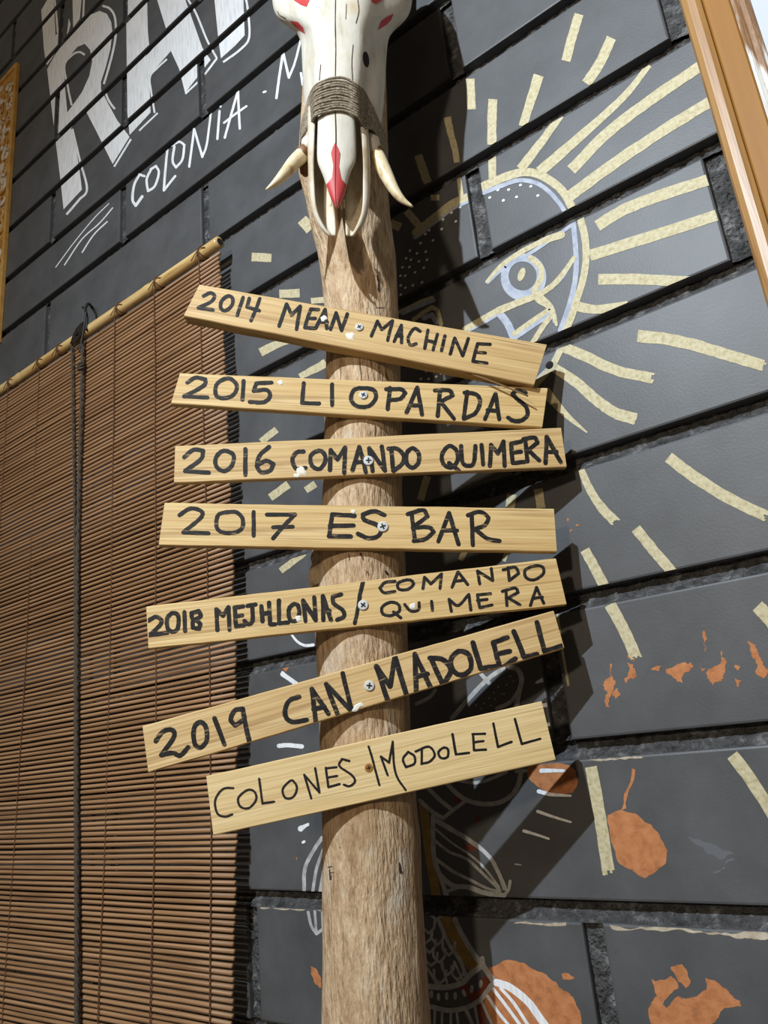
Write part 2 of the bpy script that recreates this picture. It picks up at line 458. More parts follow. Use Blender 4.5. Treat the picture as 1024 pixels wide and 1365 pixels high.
outl += strokes(A1, [([(25,-20),(30,200),(42,330)],12),([(160,385),(100,440),(50,500),(58,600),(80,735)],12),([(100,735),(0,830),(-20,850)],11),([(285,-20),(350,90),(420,260),(485,380),(405,485)],13),
    ([(360,535),(280,610)],12),([(670,-20),(685,60),(695,240),(640,320),(525,405)],14)], cap='flat')
small = strokes(A2, [([(548,668),(530,662),(510,700),(503,755),(515,780),(540,745)],(9,11)),([(575,640),(557,680),(562,725),(588,705),(603,655),(592,630),(572,642)],9),([(636,560),(628,640),(622,722),(665,668)],9),
    ([(662,555),(655,610),(668,635),(692,605),(700,550),(680,538),(652,552)],9),([(718,632),(737,490),(768,595)],9),([(768,595),(785,545),(800,428)],8),([(833,422),(825,527)],9),([(834,397),(837,404)],9),
    ([(853,522),(880,425),(903,345),(906,420),(910,488)],9),([(850,466),(890,435),(935,403)],8),([(1000,350),(1008,347)],8)])
small += strokes(crop(360, 0, 5.12), [([(45,670),(65,520),(90,360),(130,530)],17),([(130,530),(170,430),(212,270)],15),([(212,500),(224,580)],15)])
scr = strokes(A3, [([(380,802),(500,640),(640,470),(745,365)],6),([(440,787),(560,610),(680,500),(772,393)],8),([(560,702),(640,580),(735,487)],9)], cap='flat')
paint('painted_lettering', [(0, 0, letters), (1, 0, outl), (1, 0, small), (1, 0, scr)], [M['white']], 'big white brushed letters and smaller word on the black blocks')

# golden rays
gold = []
gold += strokes(G1, [([(468,42),(448,110),(430,180)],27),([(564,112),(530,185),(490,246)],29),([(148,232),(152,322)],25),([(215,292),(212,360),(212,426)],27),([(212,440),(214,528)],22),
    ([(350,222),(325,300),(303,372)],(30,24)),([(415,340),(360,415),(296,498)],(20,28)),([(675,192),(600,285),(480,395),(352,506)],(16,32)),([(838,186),(700,280),(560,385),(445,500)],31),
    ([(860,296),(700,395),(560,490),(440,578)],32),([(846,530),(700,578),(600,618),(522,665)],33),([(873,634),(700,690),(500,752)],33),([(525,822),(640,822),(800,830)],32),
    ([(726,1000),(790,1000)],5)], cap='flat')
gold += strokes(K1, [([(495,800),(515,900),(545,1010),(560,1110)],(50,40)),([(295,1060),(330,1160),(362,1250)],58)], cap='flat')
gold += strokes(K2, [([(380,325),(440,325)],40),([(215,415),(300,515)],52),([(105,500),(175,530)],60),([(575,190),(590,320)],(30,34))], cap='flat')
gold += strokes(G3, [([(160,198),(260,240),(380,295),(528,328)],44),([(120,283),(220,350),(300,420),(380,475),(460,500)],(40,50)),([(475,152),(600,165),(720,192),(850,230),(1000,275)],(52,48)),
    ([(85,385),(170,480),(262,558)],(46,6)),([(236,715),(270,790),(320,870),(375,928)],(28,42)),([(605,662),(700,735),(850,830),(1005,905)],48),([(468,962),(530,1040),(590,1110),(632,1160)],44),
    ([(252,1052),(290,1120),(345,1225)],42),([(215,25),(300,40),(430,20)],(42,30))], cap='brush')
gold += strokes(G6, [([(172,60),(215,140),(250,218)],36),([(630,65),(663,100),(720,170)],42),([(112,565),(140,720),(166,885)],38),([(552,528),(620,620),(720,780)],38),([(8,90),(20,180),(42,312)],8)], cap='brush')
gold += strokes(G8, [([(130,178),(205,182)],32),([(235,318),(312,315)],32),([(320,36),(355,75)],42),([(355,345),(412,340)],22),([(60,458),(98,458)],14),([(163,540),(230,508),(290,490)],(34,22)),
    ([(312,632),(365,605),(412,580)],(22,34)),([(165,878),(225,832)],26),([(200,1090),(270,1040)],30),([(335,1062),(372,1038)],26),([(240,1368),(290,1330),(330,1300)],24)], cap='flat')
gold += strokes(T6, [([(125,190),(165,60)],40),([(615,235),(625,160)],50),([(770,130),(785,235)],48),([(345,520),(370,470)],30),([(580,525),(600,470)],24)], cap='flat')
paint('gold_rays', [(1, 0, gold)], [M['gold']], 'pale gold brush strokes radiating across the black blocks')

# painted eye
eg = strokes(G2, [([(-20,445),(80,365),(150,312),(215,283)],34),([(285,236),(380,195),(470,170),(540,180),(610,220),(660,270),(700,345)],38),([(730,380),(752,470),(756,570),(742,660),(715,750),(690,830),(660,900)],(34,30)),
    ([(650,960),(610,1040),(560,1100),(515,1150)],(26,30)),([(305,668),(370,595),(450,540),(540,490),(645,455)],(14,34)),([(358,800),(450,762),(540,728),(610,680),(660,620),(702,560)],(34,20)),
    ([(205,885),(290,835),(365,792)],26),([(545,745),(590,780),(610,820),(622,865)],(44,12)),([(592,830),(555,880),(515,945)],24),([(505,560),(548,600),(552,650),(520,710)],26),([(430,905),(500,855),(585,798)],22)], rough=.04)
eg += [disc(560 + 463/3.413, 180 + 635/3.413, 4.6, 9.5, .35)]
ring_o = [(560 + (472 + 104*math.cos(t))/3.413, 180 + (648 + 108*math.sin(t))/3.413) for t in [2*math.pi*k/36 for k in range(36)]]
ring_i = [(560 + (468 + 64*math.cos(t))/3.413, 180 + (642 + 66*math.sin(t))/3.413) for t in [2*math.pi*k/36 for k in range(36)]]
ep = tess(ring_o, [ring_i])
ep += strokes(G2, [([(-20,465),(80,385),(150,332),(218,300)],22),([(288,264),(370,232),(450,207),(530,220),(590,260),(640,318),(665,360)],20),([(698,400),(708,500),(712,600),(700,700),(672,800),(640,890)],24),
    ([(310,670),(400,590),(500,540),(640,445)],16),([(640,448),(690,410)],16),([(360,808),(400,860),(428,925)],34),([(425,922),(500,872),(592,812)],30),([(220,890),(300,848),(360,812)],16),
    ([(560,750),(600,800),(612,850)],14),([(640,965),(600,1045),(540,1110)],22),([(700,570),(650,650),(600,700)],10)], rough=.04)
ep += strokes(G7, [([(270,1150),(420,1085),(570,1025)],44)])
eg2 = strokes(G7, [([(230,1140),(400,1060),(560,1005)],40),([(380,1215),(470,1150),(560,1095),(610,1130),(645,1260)],42)])
ep2 = strokes(G7, [([(480,1200),(560,1170),(600,1240)],50)])
dots = [disc(560 + x/3.413, 180 + y/3.413, 2.1, 1.6, -.5) for x, y in [(318,285),(355,250),(380,298),(404,249),(440,282),(458,228),(505,234),(537,276)]]
dots += [disc(500 + x/7.314, 260 + y/7.314, 2.1, 1.5, -.8) for x, y in [(830,118),(748,172),(790,258),(664,240),(652,333),(530,345),(493,382),(568,443),(446,470),(343,543),(411,570),(497,553),(305,618),(352,632),(430,648),(508,633),(270,705),(338,703),(478,710),(250,788),(296,788),(393,755),(253,882),(298,905),(371,882),(460,852),(253,972)]]
dots += [disc(560 + x/3.413, 180 + y/3.413, 2.0, 1.5, -.6) for x, y in [(5,1110),(40,1110),(97,1085),(30,1075),(65,1070),(75,1100),(10,1140)]]
paint('painted_eye', [(2, 0, ep), (3, 1, eg), (2, 1, eg2), (3, 0, ep2), (2, 2, dots)], [M['pale'], M['gold'], M['white']], 'painted eye outlined in gold and pale blue')

# painted fish
fw = strokes(F8, [([(200,640),(320,500),(430,390),(520,330)],28),([(555,322),(610,340),(632,400),(615,480),(600,560)],30),([(480,580),(560,540),(615,470)],26),([(-20,550),(60,510),(95,465)],24),([(380,365),(432,425)],24)], rough=.05)
fw += strokes(F1, [([(190,130),(260,200),(340,245),(440,265),(540,255),(620,210),(670,140),(690,50)],32),([(60,160),(130,230),(210,295)],28),([(0,240),(90,320),(160,362)],28),([(160,362),(210,320),(300,252)],26),([(270,105),(380,120),(480,95),(590,45)],24),
    ([(90,350),(90,500),(100,640),(140,760),(185,895)],32),([(100,370),(220,440),(350,520),(440,590),(500,660),(550,760),(588,850)],(36,22)),([(100,430),(220,530),(340,610),(440,700),(540,830)],15),
    ([(100,510),(200,590),(320,640),(430,740),(545,850)],20),([(110,640),(220,720),(340,780),(460,840),(550,862)],(26,16)),([(130,740),(220,820),(330,832),(440,870),(575,888)],34),([(575,888),(605,850),(617,790)],20),
    ([(180,862),(250,838)],24),([(480,640),(540,760),(570,850)],9),([(650,675),(690,680)],10),([(660,42),(725,36)],26)], rough=.05)
fw += strokes(F2, [([(285,195),(330,290),(400,400),(450,465),(515,560)],30),([(190,195),(250,330),(310,420),(350,515)],22),([(140,575),(240,580),(330,552),(370,510),(445,452)],32),([(150,690),(250,712),(350,695),(430,650),(492,568)],28),
    ([(432,650),(495,790)],15),([(400,690),(418,800)],15),([(345,700),(390,800)],22),([(295,715),(305,800)],15),([(262,720),(262,800)],15),([(212,712),(212,800)],15),([(172,705),(168,800)],15),([(440,415),(445,470)],26)], rough=.05)
for (cx, cy) in [(135,255),(185,320),(140,365),(195,420),(250,380),(150,440),(245,490),(300,520),(180,180),(200,540),(120,310)]:
    fw += strokes(F2, [([(cx-34,cy-60),(cx-30,cy-15),(cx,cy+18),(cx+30,cy-12),(cx+36,cy-55)],15)])
fw += strokes(F2, [([(130,470),(180,560)],14),([(215,450),(240,555)],14),([(285,440),(330,540)],14)])
fw += [disc(540 + x/4.267, 1180 + y/4.267, 2.6, 5.5, r) for x, y, r in [(152,620,0),(192,635,0),(238,630,0),(287,628,0),(337,612,-.4),(381,590,.1),(432,560,.1)]]
fw += [disc(560 + x/4.655, 820 + y/4.655, 1.1) for x, y in [(460,480),(510,490),(430,515),(540,432),(580,410),(562,380),(350,560),(380,580),(440,560),(487,445),(400,548),(525,488),(465,520)]]
fw += strokes(L1, [([(668,85),(600,190),(550,300),(545,445)],26),([(676,170),(630,300),(605,452)],22),([(680,310),(655,457)],24),([(573,598),(595,690),(630,745)],20),([(630,745),(676,712)],22),([(618,590),(630,740)],18),([(668,598),(672,700)],14)])
tick = strokes(F8, [([(725,418),(790,390)],(16,34)),([(752,562),(822,552)],26),([(786,680),(836,676)],22)])
tick += strokes(F1, [([(830,38),(900,36),(985,38)],(30,20)),([(812,178),(900,200),(1030,208)],(30,14)),([(805,315),(920,355),(1030,388)],(22,14)),([(710,448),(800,475),(880,502)],(22,14))])
tick += strokes(F2, [([(520,552),(600,582),(700,662),(760,742),(810,812)],42),([(545,585),(620,670),(705,800)],18),([(500,585),(580,690),(660,800)],18),([(470,630),(530,720),(595,800)],17)], rough=.04)
tick += strokes(L1, [([(527,16),(572,-2)],16),([(536,118),(546,112)],18)])
tick += strokes(S5w, [([(672,132),(735,176)],20),([(656,458),(700,455),(760,461)],20),([(755,835),(790,812)],(26,8))])
tick += strokes(S3w, [([(705,692),(740,735),(775,752),(812,750)],(9,14)),([(672,875),(692,892)],12)])
fo = strokes(F1, [([(25,280),(65,600),(112,890)],62)]) + strokes(F2, [([(235,200),(310,330),(385,465)],66)]) + strokes(F1, [([(170,1060),(300,1300)],60)])
fr = strokes(F2, [([(330,575),(400,640),(440,620),(470,540)],60),([(420,690),(445,800)],46)]) + [disc(613, 1067, 9, 5, .3), disc(627, 1130, 8, 4, .4), disc(636.5, 1092, 3, 4)]
paint('painted_fish', [(0, 2, fr), (0, 1, fo), (1, 0, fw), (1, 3, tick)], [M['thinwhite'], M['ochre'], M['redbrown'], M['white']], 'fish drawn in white line with ochre bands behind the trunk')

# chipped paint down to terracotta
chips = []
def chip(C, pts, seed, it=3, amp=.17):
    global chips
    chips += tess(fract(C(pts), it, amp, seed))
chip(G6, [(165,715),(210,700),(250,710),(300,745),(330,790),(350,825),(345,865),(310,895),(280,912),(240,885),(195,860),(175,800)], 1, 3, .09)
chip(G6, [(205,702),(215,650),(240,570),(250,575),(235,630),(222,695)], 2, 2, .1)
for i, pl in enumerate([[(345,260),(390,245),(425,240),(430,255),(400,275),(395,305),(380,300),(350,275)],[(475,265),(515,245),(520,200),(535,240),(525,290),(490,312),(475,290)],[(598,175),(625,185),(640,225),(660,260),(650,290),(625,230)],
    [(150,310),(175,280),(190,300),(180,330),(172,380),(158,375),(165,335)],[(180,345),(195,320),(205,340),(190,355)],[(215,290),(225,240),(250,265),(255,285),(235,290),(222,305)],[(300,260),(330,250),(322,268)],[(465,135),(474,165),(467,212),(462,180)],
    [(558,250),(578,255),(570,266)],[(560,290),(580,298),(570,318)],[(450,250),(468,262),(455,275)],[(172,245),(177,245),(176,280),(171,280)],[(225,215),(232,212),(232,230)],[(240,225),(255,228),(245,240)]]):
    chip(G6, pl, 10+i, 3, .24)
chip(Q7, [(420,560),(445,575),(520,545),(560,590),(560,610),(520,640),(480,695),(500,712),(560,650),(600,665),(660,650),(705,620),(700,555),(780,595),(880,675),(885,705),(800,710),(770,760),(730,795),(640,900),(420,900),(405,720),(450,650)], 40, 3, .12)
chip(Q7, [(520,500),(580,485),(625,580),(600,612),(560,575)], 41, 3, .12)
chip(F2, [(480,470),(530,450),(600,425),(660,440),(720,470),(790,500),(860,550),(900,600),(960,640),(980,690),(1000,740),(1030,900),(520,900)], 42, 3, .12)
chip(F2, [(890,505),(930,500),(965,525),(900,535)], 43)
chip(Q6, [(330,905),(400,920),(450,960),(465,1040),(430,1110),(300,1120),(180,1060),(120,1000),(120,930),(230,915)], 44, 3, .05)
chip(L1, [(590,970),(625,985),(660,1050),(655,1120),(610,1070)], 45, 3, .12)
chip(L1, [(488,215),(496,225),(492,255)], 46)
chip(S5w, [(665,95),(705,95),(685,120)], 47, 3, .2)
for k, (x, y) in enumerate([(757.5,693),(761,707),(758.5,728),(770,700)]): chips += [disc(x, y, 1.2, 2.2, .5*k, rough=.3)]
dust = tess(fract(G6([(250,600),(330,590),(420,585),(515,620),(500,660),(380,685),(270,660)]), 3, .2, 60)) + tess(fract(G6([(420,785),(520,810),(640,800),(690,860),(560,880),(500,900),(520,850)]), 3, .2, 61))
dust = tess(fract(G6([(415,782),(470,800),(560,835),(520,855),(440,808)]), 3, .2, 61)) + tess(fract(G6([(490,895),(530,860),(560,850),(530,885)]), 3, .2, 62))
cream = tess(fract(Q7([(205,282),(420,295),(640,312),(860,328),(1030,330),(1030,352),(960,358),(850,350),(640,326),(420,310),(215,303)]), 3, .10, 70))
cream += tess(fract(L1([(240,566),(400,570),(560,578),(660,584),(660,590),(520,588),(380,582),(250,574)]), 3, .10, 71)) + tess(fract(F1([(640,1078),(800,1078),(1000,1072),(1000,1092),(820,1092)]), 3, .1, 72))
cream += tess(fract(Q6([(520,893),(640,880),(760,870),(900,860),(910,872),(780,884),(640,890)]), 3, .1, 73))
paint('paint_chip', [(-1, 0, chips), (-1.5, 1, dust), (-1, 2, cream)], [M['orange'], M['dust'], M['cream']], 'orange terracotta patches where the black paint has come off')

# hole in the wall: flush disc, its inner shade painted as dark colour
pp = onplane(733, 487, (0, 0, 0), NY)
pb = MB(); pb.tube([(pp.x, .01, pp.z), (pp.x, -.0006, pp.z), (pp.x, -.0008, pp.z)], [.0068, .0068, .0066], 14)
pb.build('dark_hole_disc', M['hole'], wall, True)

# ------------------------------------------------------------------ the trunk
AXN = Vector((math.sin(.656), -math.cos(.656), 0)).normalized()      # faces the signs' readers
AXR = Vector((math.cos(.656), math.sin(.656), 0))
AX0 = Vector((-.6643, -.1748, .2)); AXD = Vector((.077, 0, 1))
PN = AXN
prof = [(-95,404,518),(-20,404,514),(60,405,514),(120,404,515),(190,400,517),(228,399,518),(244,403,518),(262,408,518),(300,415,521),(330,423,525),(352,427,528),(400,432,530),(470,435,533),(540,433,535),(600,431,537),(660,429,536),(745,424,540),(840,421,543),(900,424,545),(970,427,547),(1080,430,556),(1120,431,561),(1200,430,564),(1280,430,569),(1365,428,575),(1460,426,581)]
rings = []
for (y, xl, xr) in prof:
    c = onplane((xl+xr)/2, y, AX0, PN); d = (c - CAM).dot(fwd)
    r = (xr-xl)/2 * d / FPX / math.sqrt(1 + ((((xl+xr)/2)-512)/FPX)**2)
    rings.append((c.z, c.x, c.y, r))
low = rings[-1]
ext = [(Z0 + (low[0]-Z0)*k/5, low[1] - .05*(5-k)/5, low[2], low[3] + .012*(5-k)/5) for k in range(5)]
rings = sorted(rings) ; rings = ext + rings
def pole_at(z):
    for a, b in zip(rings, rings[1:]):
        if a[0] <= z <= b[0]:
            t = (z-a[0])/(b[0]-a[0]); return [a[k] + (b[k]-a[k])*t for k in range(4)]
    return rings[0] if z < rings[0][0] else rings[-1]
pv, pf = [], []; SEG = 64
zs = [Z0 + (0-.35-Z0)*k/14 for k in range(14)] + [-.35 + (rings[-1][0]+.35)*k/230 for k in range(231)]
for z in zs:
    _, cx, cy, r = pole_at(z)
    for k in range(SEG):
        a = 2*math.pi*k/SEG; ca, sa = math.cos(a), math.sin(a)
        n = noise.noise(Vector((ca*1.6, sa*1.6, z*2.2)))*.03 + noise.noise(Vector((ca*6, sa*6, z*5)))*.022 + noise.noise(Vector((ca*16, sa*16, z*14)))*.010
        rr = r*(1 + n*.75)
        pv.append((cx + ca*rr, cy + sa*rr, z))
for i in range(len(zs)-1):
    for k in range(SEG):
        l = (k+1) % SEG; pf.append((i*SEG+k, i*SEG+l, (i+1)*SEG+l, (i+1)*SEG+k))
pf.append(tuple(range(SEG))[::-1]); pf.append(tuple((len(zs)-1)*SEG+k for k in range(SEG)))
post = empty('tree_trunk', (pole_at(Z0)[1], pole_at(Z0)[2], Z0))
tag(post, 'bare weathered tree trunk standing upright in front of the black block wall', 'trunk')
def attach(o, parent):
    o.parent = parent; o.matrix_parent_inverse = parent.matrix_basis.inverted()
    return o
def part(mb_or_args, name, mats, parent, smooth=False):
    o = mb_or_args.build(name, mats, None, smooth); attach(o, parent); return o
trunk = mesh('trunk', pv, pf, None, [M['pole']], True); attach(trunk, post)

dg = bpy.context.evaluated_depsgraph_get()
def surf(o):
    bpy.context.view_layer.update()
    return BVHTree.FromObject(o, bpy.context.evaluated_depsgraph_get())
def decal(name, bvh, polys, mat, parent, off=.0006, sub=1, label=None):
    """a skin of paint or a mark lying on a curved surface"""
    vs_, fs_ = [], []
    for poly in polys:
        tris = tess(poly) if len(poly) > 3 else [poly]
        for _ in range(sub):
            nt = []
            for t in tris:
                a, b, c = t; ab = ((a[0]+b[0])/2, (a[1]+b[1])/2); bc = ((c[0]+b[0])/2, (c[1]+b[1])/2); ca = ((a[0]+c[0])/2, (a[1]+c[1])/2)
                nt += [[a, ab, ca], [ab, b, bc], [ca, bc, c], [ab, bc, ca]]
            tris = nt
        for t in tris:
            ok = []
            for p in t:
                d = ray(*p).normalized(); h = bvh.ray_cast(CAM, d)
                if h[0] is None: break
                ok.append(h[0] - d*off + h[1]*off*.3)
            if len(ok) == 3:
                b = len(vs_); vs_ += ok; fs_.append((b, b+1, b+2))
    o = mesh(name, vs_, fs_, None, [mat]); attach(o, parent)
    if label: o['label'] = label
    return o

tb = surf(trunk)
C4 = crop(400, 450, 6.4); C5 = crop(400, 640, 5.247); C6 = crop(400, 900, 4.55)
cr = stroke_list(C4, [([(508,140),(512,215),(520,300),(522,365)],(4,6)),([(340,230),(348,300),(345,360)],4),([(600,190),(604,240)],(7,3)),([(675,250),(682,360)],5),([(735,300),(750,360)],(6,9)),([(645,755),(640,865)],(6,4)),([(690,765),(692,860)],4)], rough=.3)
cr += stroke_list(C5, [([(425,515),(440,555)],(14,6)),([(340,520),(345,560)],4),([(600,640),(612,655)],18),([(470,640),(480,660)],8)], rough=.3)
cr += stroke_list(C6, [([(603,1140),(612,1195)],(8,14)),([(170,1165),(195,1160)],6),([(178,1180),(182,1240)],7),([(182,1200),(205,1195)],5),([(190,1215),(188,1240)],5),([(240,1042),(242,1046)],5)], rough=.3)
cr += stroke_list(G7, [([(20,790),(35,860),(38,930)],(18,26)),([(10,1098),(90,1096)],7)], rough=.3)
for g in cr: decal('bark_crack', tb, g, M['crack'], post, .0005, 0)

bk = MB()
cur = [(418,738),(415,752),(416,768),(413,780)]
prev = None
for k, (x, y) in enumerate([(421,733),(418,744),(420,752),(416,762),(415,774),(418,783)]):
    c = onplane(x, y, AX0, PN); 
    w = [.012, .016, .014, .018, .020, .012][k]
    o1 = c - AXR*.004 + AXN*.004; o2 = c + AXR*w + AXN*(.022 + .004*(k % 2)); o3 = c + AXR*w*1.1 + AXN*.016; o4 = c + AXR*.004 - AXN*.012
    row_ = [o1, o1*.4 + o2*.6 + AXN*.006, o2, o3, o4]
    if prev:
        n = len(bk.v); bk.v += row_; 
        for i in range(5):
            j = (i+1) % 5; bk.f.append([n-5+i, n-5+j, n+j, n+i]); bk.m.append(0)
    else:
        bk.v += row_; bk.f.append([0,1,2,3,4]); bk.m.append(0)
    prev = row_
bk.f.append([len(bk.v)-1-i for i in range(5)]); bk.m.append(0)
fl_ = part(bk, 'bark_flake', M['bark'], post); fl_['label'] = 'pale leftover flake of bark'

# ------------------------------------------------------------------ the signs
S1 = crop(180, 360, 3.413); S2 = crop(470, 360, 3.303); S3 = crop(180, 640, 3.413); S4 = crop(470, 640, 3.303); S5 = crop(180, 860, 3.413); S6 = crop(470, 800, 3.303)

def sign(label, quad, ctr, t, mat, ink, text, screw_px, gap=0.0, yaw=.656, smears=(), countersunk=False, wob=.0004, seed=0, cuts=(), two=None):
    n = Vector((math.sin(yaw), -math.cos(yaw), 0)); r_ = Vector((math.cos(yaw), math.sin(yaw), 0))
    pa = onplane(*ctr, AX0, PN); _, cx, cy, pr = pole_at(pa.z)
    front = Vector((cx, cy, pa.z)) + n*(pr + t + gap)
    TL, TR, BR, BL = [onplane(*p, front, n) for p in quad]
    mid = (TL+TR+BR+BL)/4
    ex = ((TR+BR) - (TL+BL)).normalized(); ez = ex.cross(n) * -1
    if ez.z < 0: ez = -ez
    ey = -n
    mat4 = Matrix.Identity(4)
    for i in range(3): mat4[i][0] = ex[i]; mat4[i][1] = ey[i]; mat4[i][2] = ez[i]; mat4[i][3] = mid[i]
    root = empty('wooden_sign', mat=mat4); tag(root, label, 'sign', 'hand lettered boards on the trunk')
    inv = mat4.inverted()
    loc = lambda p: inv @ p
    tl, tr, br, bl = [loc(p) for p in (TL, TR, BR, BL)]
    N = 40; b = MB(); rnd = random.Random(seed)
    top, bot = [], []
    for i in range(N+1):
        f = i/N
        a = tl.lerp(tr, f); c = bl.lerp(br, f)
        if 0 < i < N:
            a.z += wob*(noise.noise(Vector((f*9, seed*3.1, 0)))*1.6 + noise.noise(Vector((f*40, seed*3.1, 2))))
            c.z += wob*(noise.noise(Vector((f*9, seed*3.1, 5)))*1.6 + noise.noise(Vector((f*40, seed*3.1, 7))))
        top.append(a); bot.append(c)
    e = .0012
    prof_ = []       # six points round the section: front face inset, bevel, back
    for a, c in zip(top, bot):
        prof_.append([Vector((a.x, 0, a.z-e)), Vector((a.x, e, a.z)), Vector((a.x, t, a.z)), Vector((c.x, t, c.z)), Vector((c.x, e, c.z)), Vector((c.x, 0, c.z+e))])
    vs_ = [v for p in prof_ for v in p]; fs_, mi = [], []
    for i in range(N):
        for k in range(6):
            l = (k+1) % 6; fs_.append((i*6+k, i*6+l, (i+1)*6+l, (i+1)*6+k)); mi.append(0)
    fs_.append((0,5,4,3,2,1)); fs_.append(tuple(N*6+k for k in range(6))); mi += [0, 0]
    bo = mesh('board', vs_, fs_, root, [mat], False, mi)
    bmx = bmesh.new(); bmx.from_mesh(bo.data); bmesh.ops.recalc_face_normals(bmx, faces=bmx.faces); bmx.to_mesh(bo.data); bmx.free()
    # lettering
    words = {}
    for k, poly in enumerate(text):
        px_ = sum(p[0] for p in poly)/len(poly); py_ = sum(p[1] for p in poly)/len(poly)
        wd = sum(px_ > c for c in cuts)
        if two and wd == len(cuts): wd += py_ > two[1] + (px_ - two[0])*two[2]
        words.setdefault(wd, []).append((k, poly))
    for wd in sorted(words):
        v2, f2 = [], []
        for k, poly in words[wd]:
            b0 = len(v2)
            for p in poly:
                q = loc(onplane(*p, front, n)); v2.append((q.x, q.z))
            cl = v2[b0:]; v2 = v2[:b0]
            for (p0, p1) in ((tl, bl), (bl, br), (br, tr), (tr, tl)):
                ex_, ez_ = p1.x-p0.x, p1.z-p0.z; ll = math.hypot(ex_, ez_)
                sd = lambda g: (ex_*(g[1]-p0.z) - ez_*(g[0]-p0.x))/ll - .0012
                out = []
                for i_ in range(len(cl)):
                    g0, g1 = cl[i_-1], cl[i_]; d0, d1 = sd(g0), sd(g1)
                    if (d0 >= 0) != (d1 >= 0):
                        tt = d0/(d0-d1); out.append((g0[0]+(g1[0]-g0[0])*tt, g0[1]+(g1[1]-g0[1])*tt))
                    if d1 >= 0: out.append(g1)
                cl = out
                if not cl: break
            if len(cl) < 3: continue
            v2 += [Vector((g[0], -.00025 - .0000015*(k % 40), g[1])) if len(g) == 2 else g for g in cl]
            f2.append(list(range(b0, len(v2))))
        le = mesh('lettering', v2, f2, root, [ink])
        bmx = bmesh.new(); bmx.from_mesh(le.data)
        for f in bmx.faces:
            f.normal_update()
            if f.normal.y > 0: f.normal_flip()
        bmx.to_mesh(le.data); bmx.free()
    # screw
    sx, sy, sr = screw_px
    q = loc(onplane(sx, sy, front, n)); R = (loc(onplane(sx+sr, sy, front, n)) - q).length
    sl_ = MB(); s = MB(); h = -.0005 if countersunk else -.0022
    if countersunk: ringsz = [(R, -.0004), (R*.8, -.0006), (R*.3, -.0005)]
    else: ringsz = [(R, .0), (R, -.0012), (R*.86, -.0022), (R*.3, -.0024)]
    vs_ = []; fs_ = []; G = 20
    for (rr, yy) in ringsz:
        vs_ += [(q.x + rr*math.cos(2*math.pi*k/G), yy, q.z + rr*math.sin(2*math.pi*k/G)) for k in range(G)]
    for i in range(len(ringsz)-1):
        for k in range(G):
            l = (k+1) % G; fs_.append((i*G+k, i*G+l, (i+1)*G+l, (i+1)*G+k))
    fs_.append(tuple((len(ringsz)-1)*G + k for k in range(G)))
    s.add(vs_, fs_, 0)
    yy = ringsz[-1][1] - .0002
    for ang in (.35 + seed*.4, .35 + seed*.4 + math.pi/2):
        c, sn = math.cos(ang), math.sin(ang); a, w = R*.55, R*.15
        sl_.add([(q.x + c*u - sn*v, yy, q.z + sn*u + c*v) for u, v in ((-a,-w),(a,-w),(a,w),(-a,w))], [(0,1,2,3)], 0)
    so = s.build('screw', [M['amber'] if countersunk else M['screw']], root)
    sl_.build('cross_recess', M['slot'], so)
    bmx = bmesh.new(); bmx.from_mesh(so.data)
    for f in bmx.faces:
        f.normal_update()
        if f.normal.y > 1e-6: f.normal_flip()
    bmx.to_mesh(so.data); bmx.free()
    for k, (x, y, rx, ry, ro) in enumerate(smears):
        v3 = [loc(onplane(*p, front, n)) for p in fract(disc(x, y, rx, ry, ro, 10, .25), 2, .2, k)]
        cc = sum(v3, Vector())/len(v3); v3 = [Vector((v.x, -.0001, v.z)) for v in v3]; inner = [Vector((cc.x + (v.x-cc.x)*.6, -.0009, cc.z + (v.z-cc.z)*.6)) for v in v3]
        nn = len(v3); fs_ = [(i, (i+1) % nn, nn+(i+1) % nn, nn+i) for i in range(nn)] + [tuple(range(nn, 2*nn))]
        so = mesh('plaster_smear', v3 + inner, fs_, bo, [M['plaster']])
    return root, front, n, loc

def T(C, w, *lets):
    out = []
    for i, p in enumerate(lets): out += ribbon(C(p), w / C.s, 'round', .10, seed=i, lim=84)
    return out

t14 = T(S1, 17, [(312,118),(345,104),(362,120),(345,145),(288,172)],[(288,172),(355,182)],[(425,118),(395,140),(390,172),(410,185),(438,165),(445,132),(425,118)],[(492,125),(465,206)],[(520,130),(510,168)],[(510,168),(565,185)],[(568,130),(550,180),(528,230)],
    [(656,255),(690,155),(712,205),(752,165),(735,270)],[(800,178),(785,220),(773,262)],[(773,262),(820,266)],[(800,178),(835,180)],[(788,220),(820,220)],[(822,265),(865,180),(873,265)],[(838,235),(875,238)],[(890,270),(915,195),(940,275),(966,200)])
t14 += T(S2, 15, [(83,290),(110,225),(128,262),(176,224),(155,310)],[(183,315),(215,243),(216,320)],[(192,290),(218,292)],[(298,270),(272,258),(245,298),(255,330),(280,325)],[(332,265),(318,345)],[(374,282),(355,352)],[(325,310),(362,318)],[(407,290),(392,355)],
    [(430,370),(450,300),(485,377),(510,302)],[(550,325),(530,402)],[(530,402),(592,410)],[(550,325),(606,327)],[(540,362),(585,365)])
sg14, fr14, n14, loc14 = sign('thick board lettered 2014 MEAN MACHINE, topmost on the trunk, tilting down to the right', [(266,379),(729,459),(712,513),(245,421)], (478,437), .022, M['board_a'], M['ink'], t14, (479,436.5,5.6), smears=[(467,448,6,5,.3),(432,424,4,5,.2)], seed=1, cuts=(360, 480))
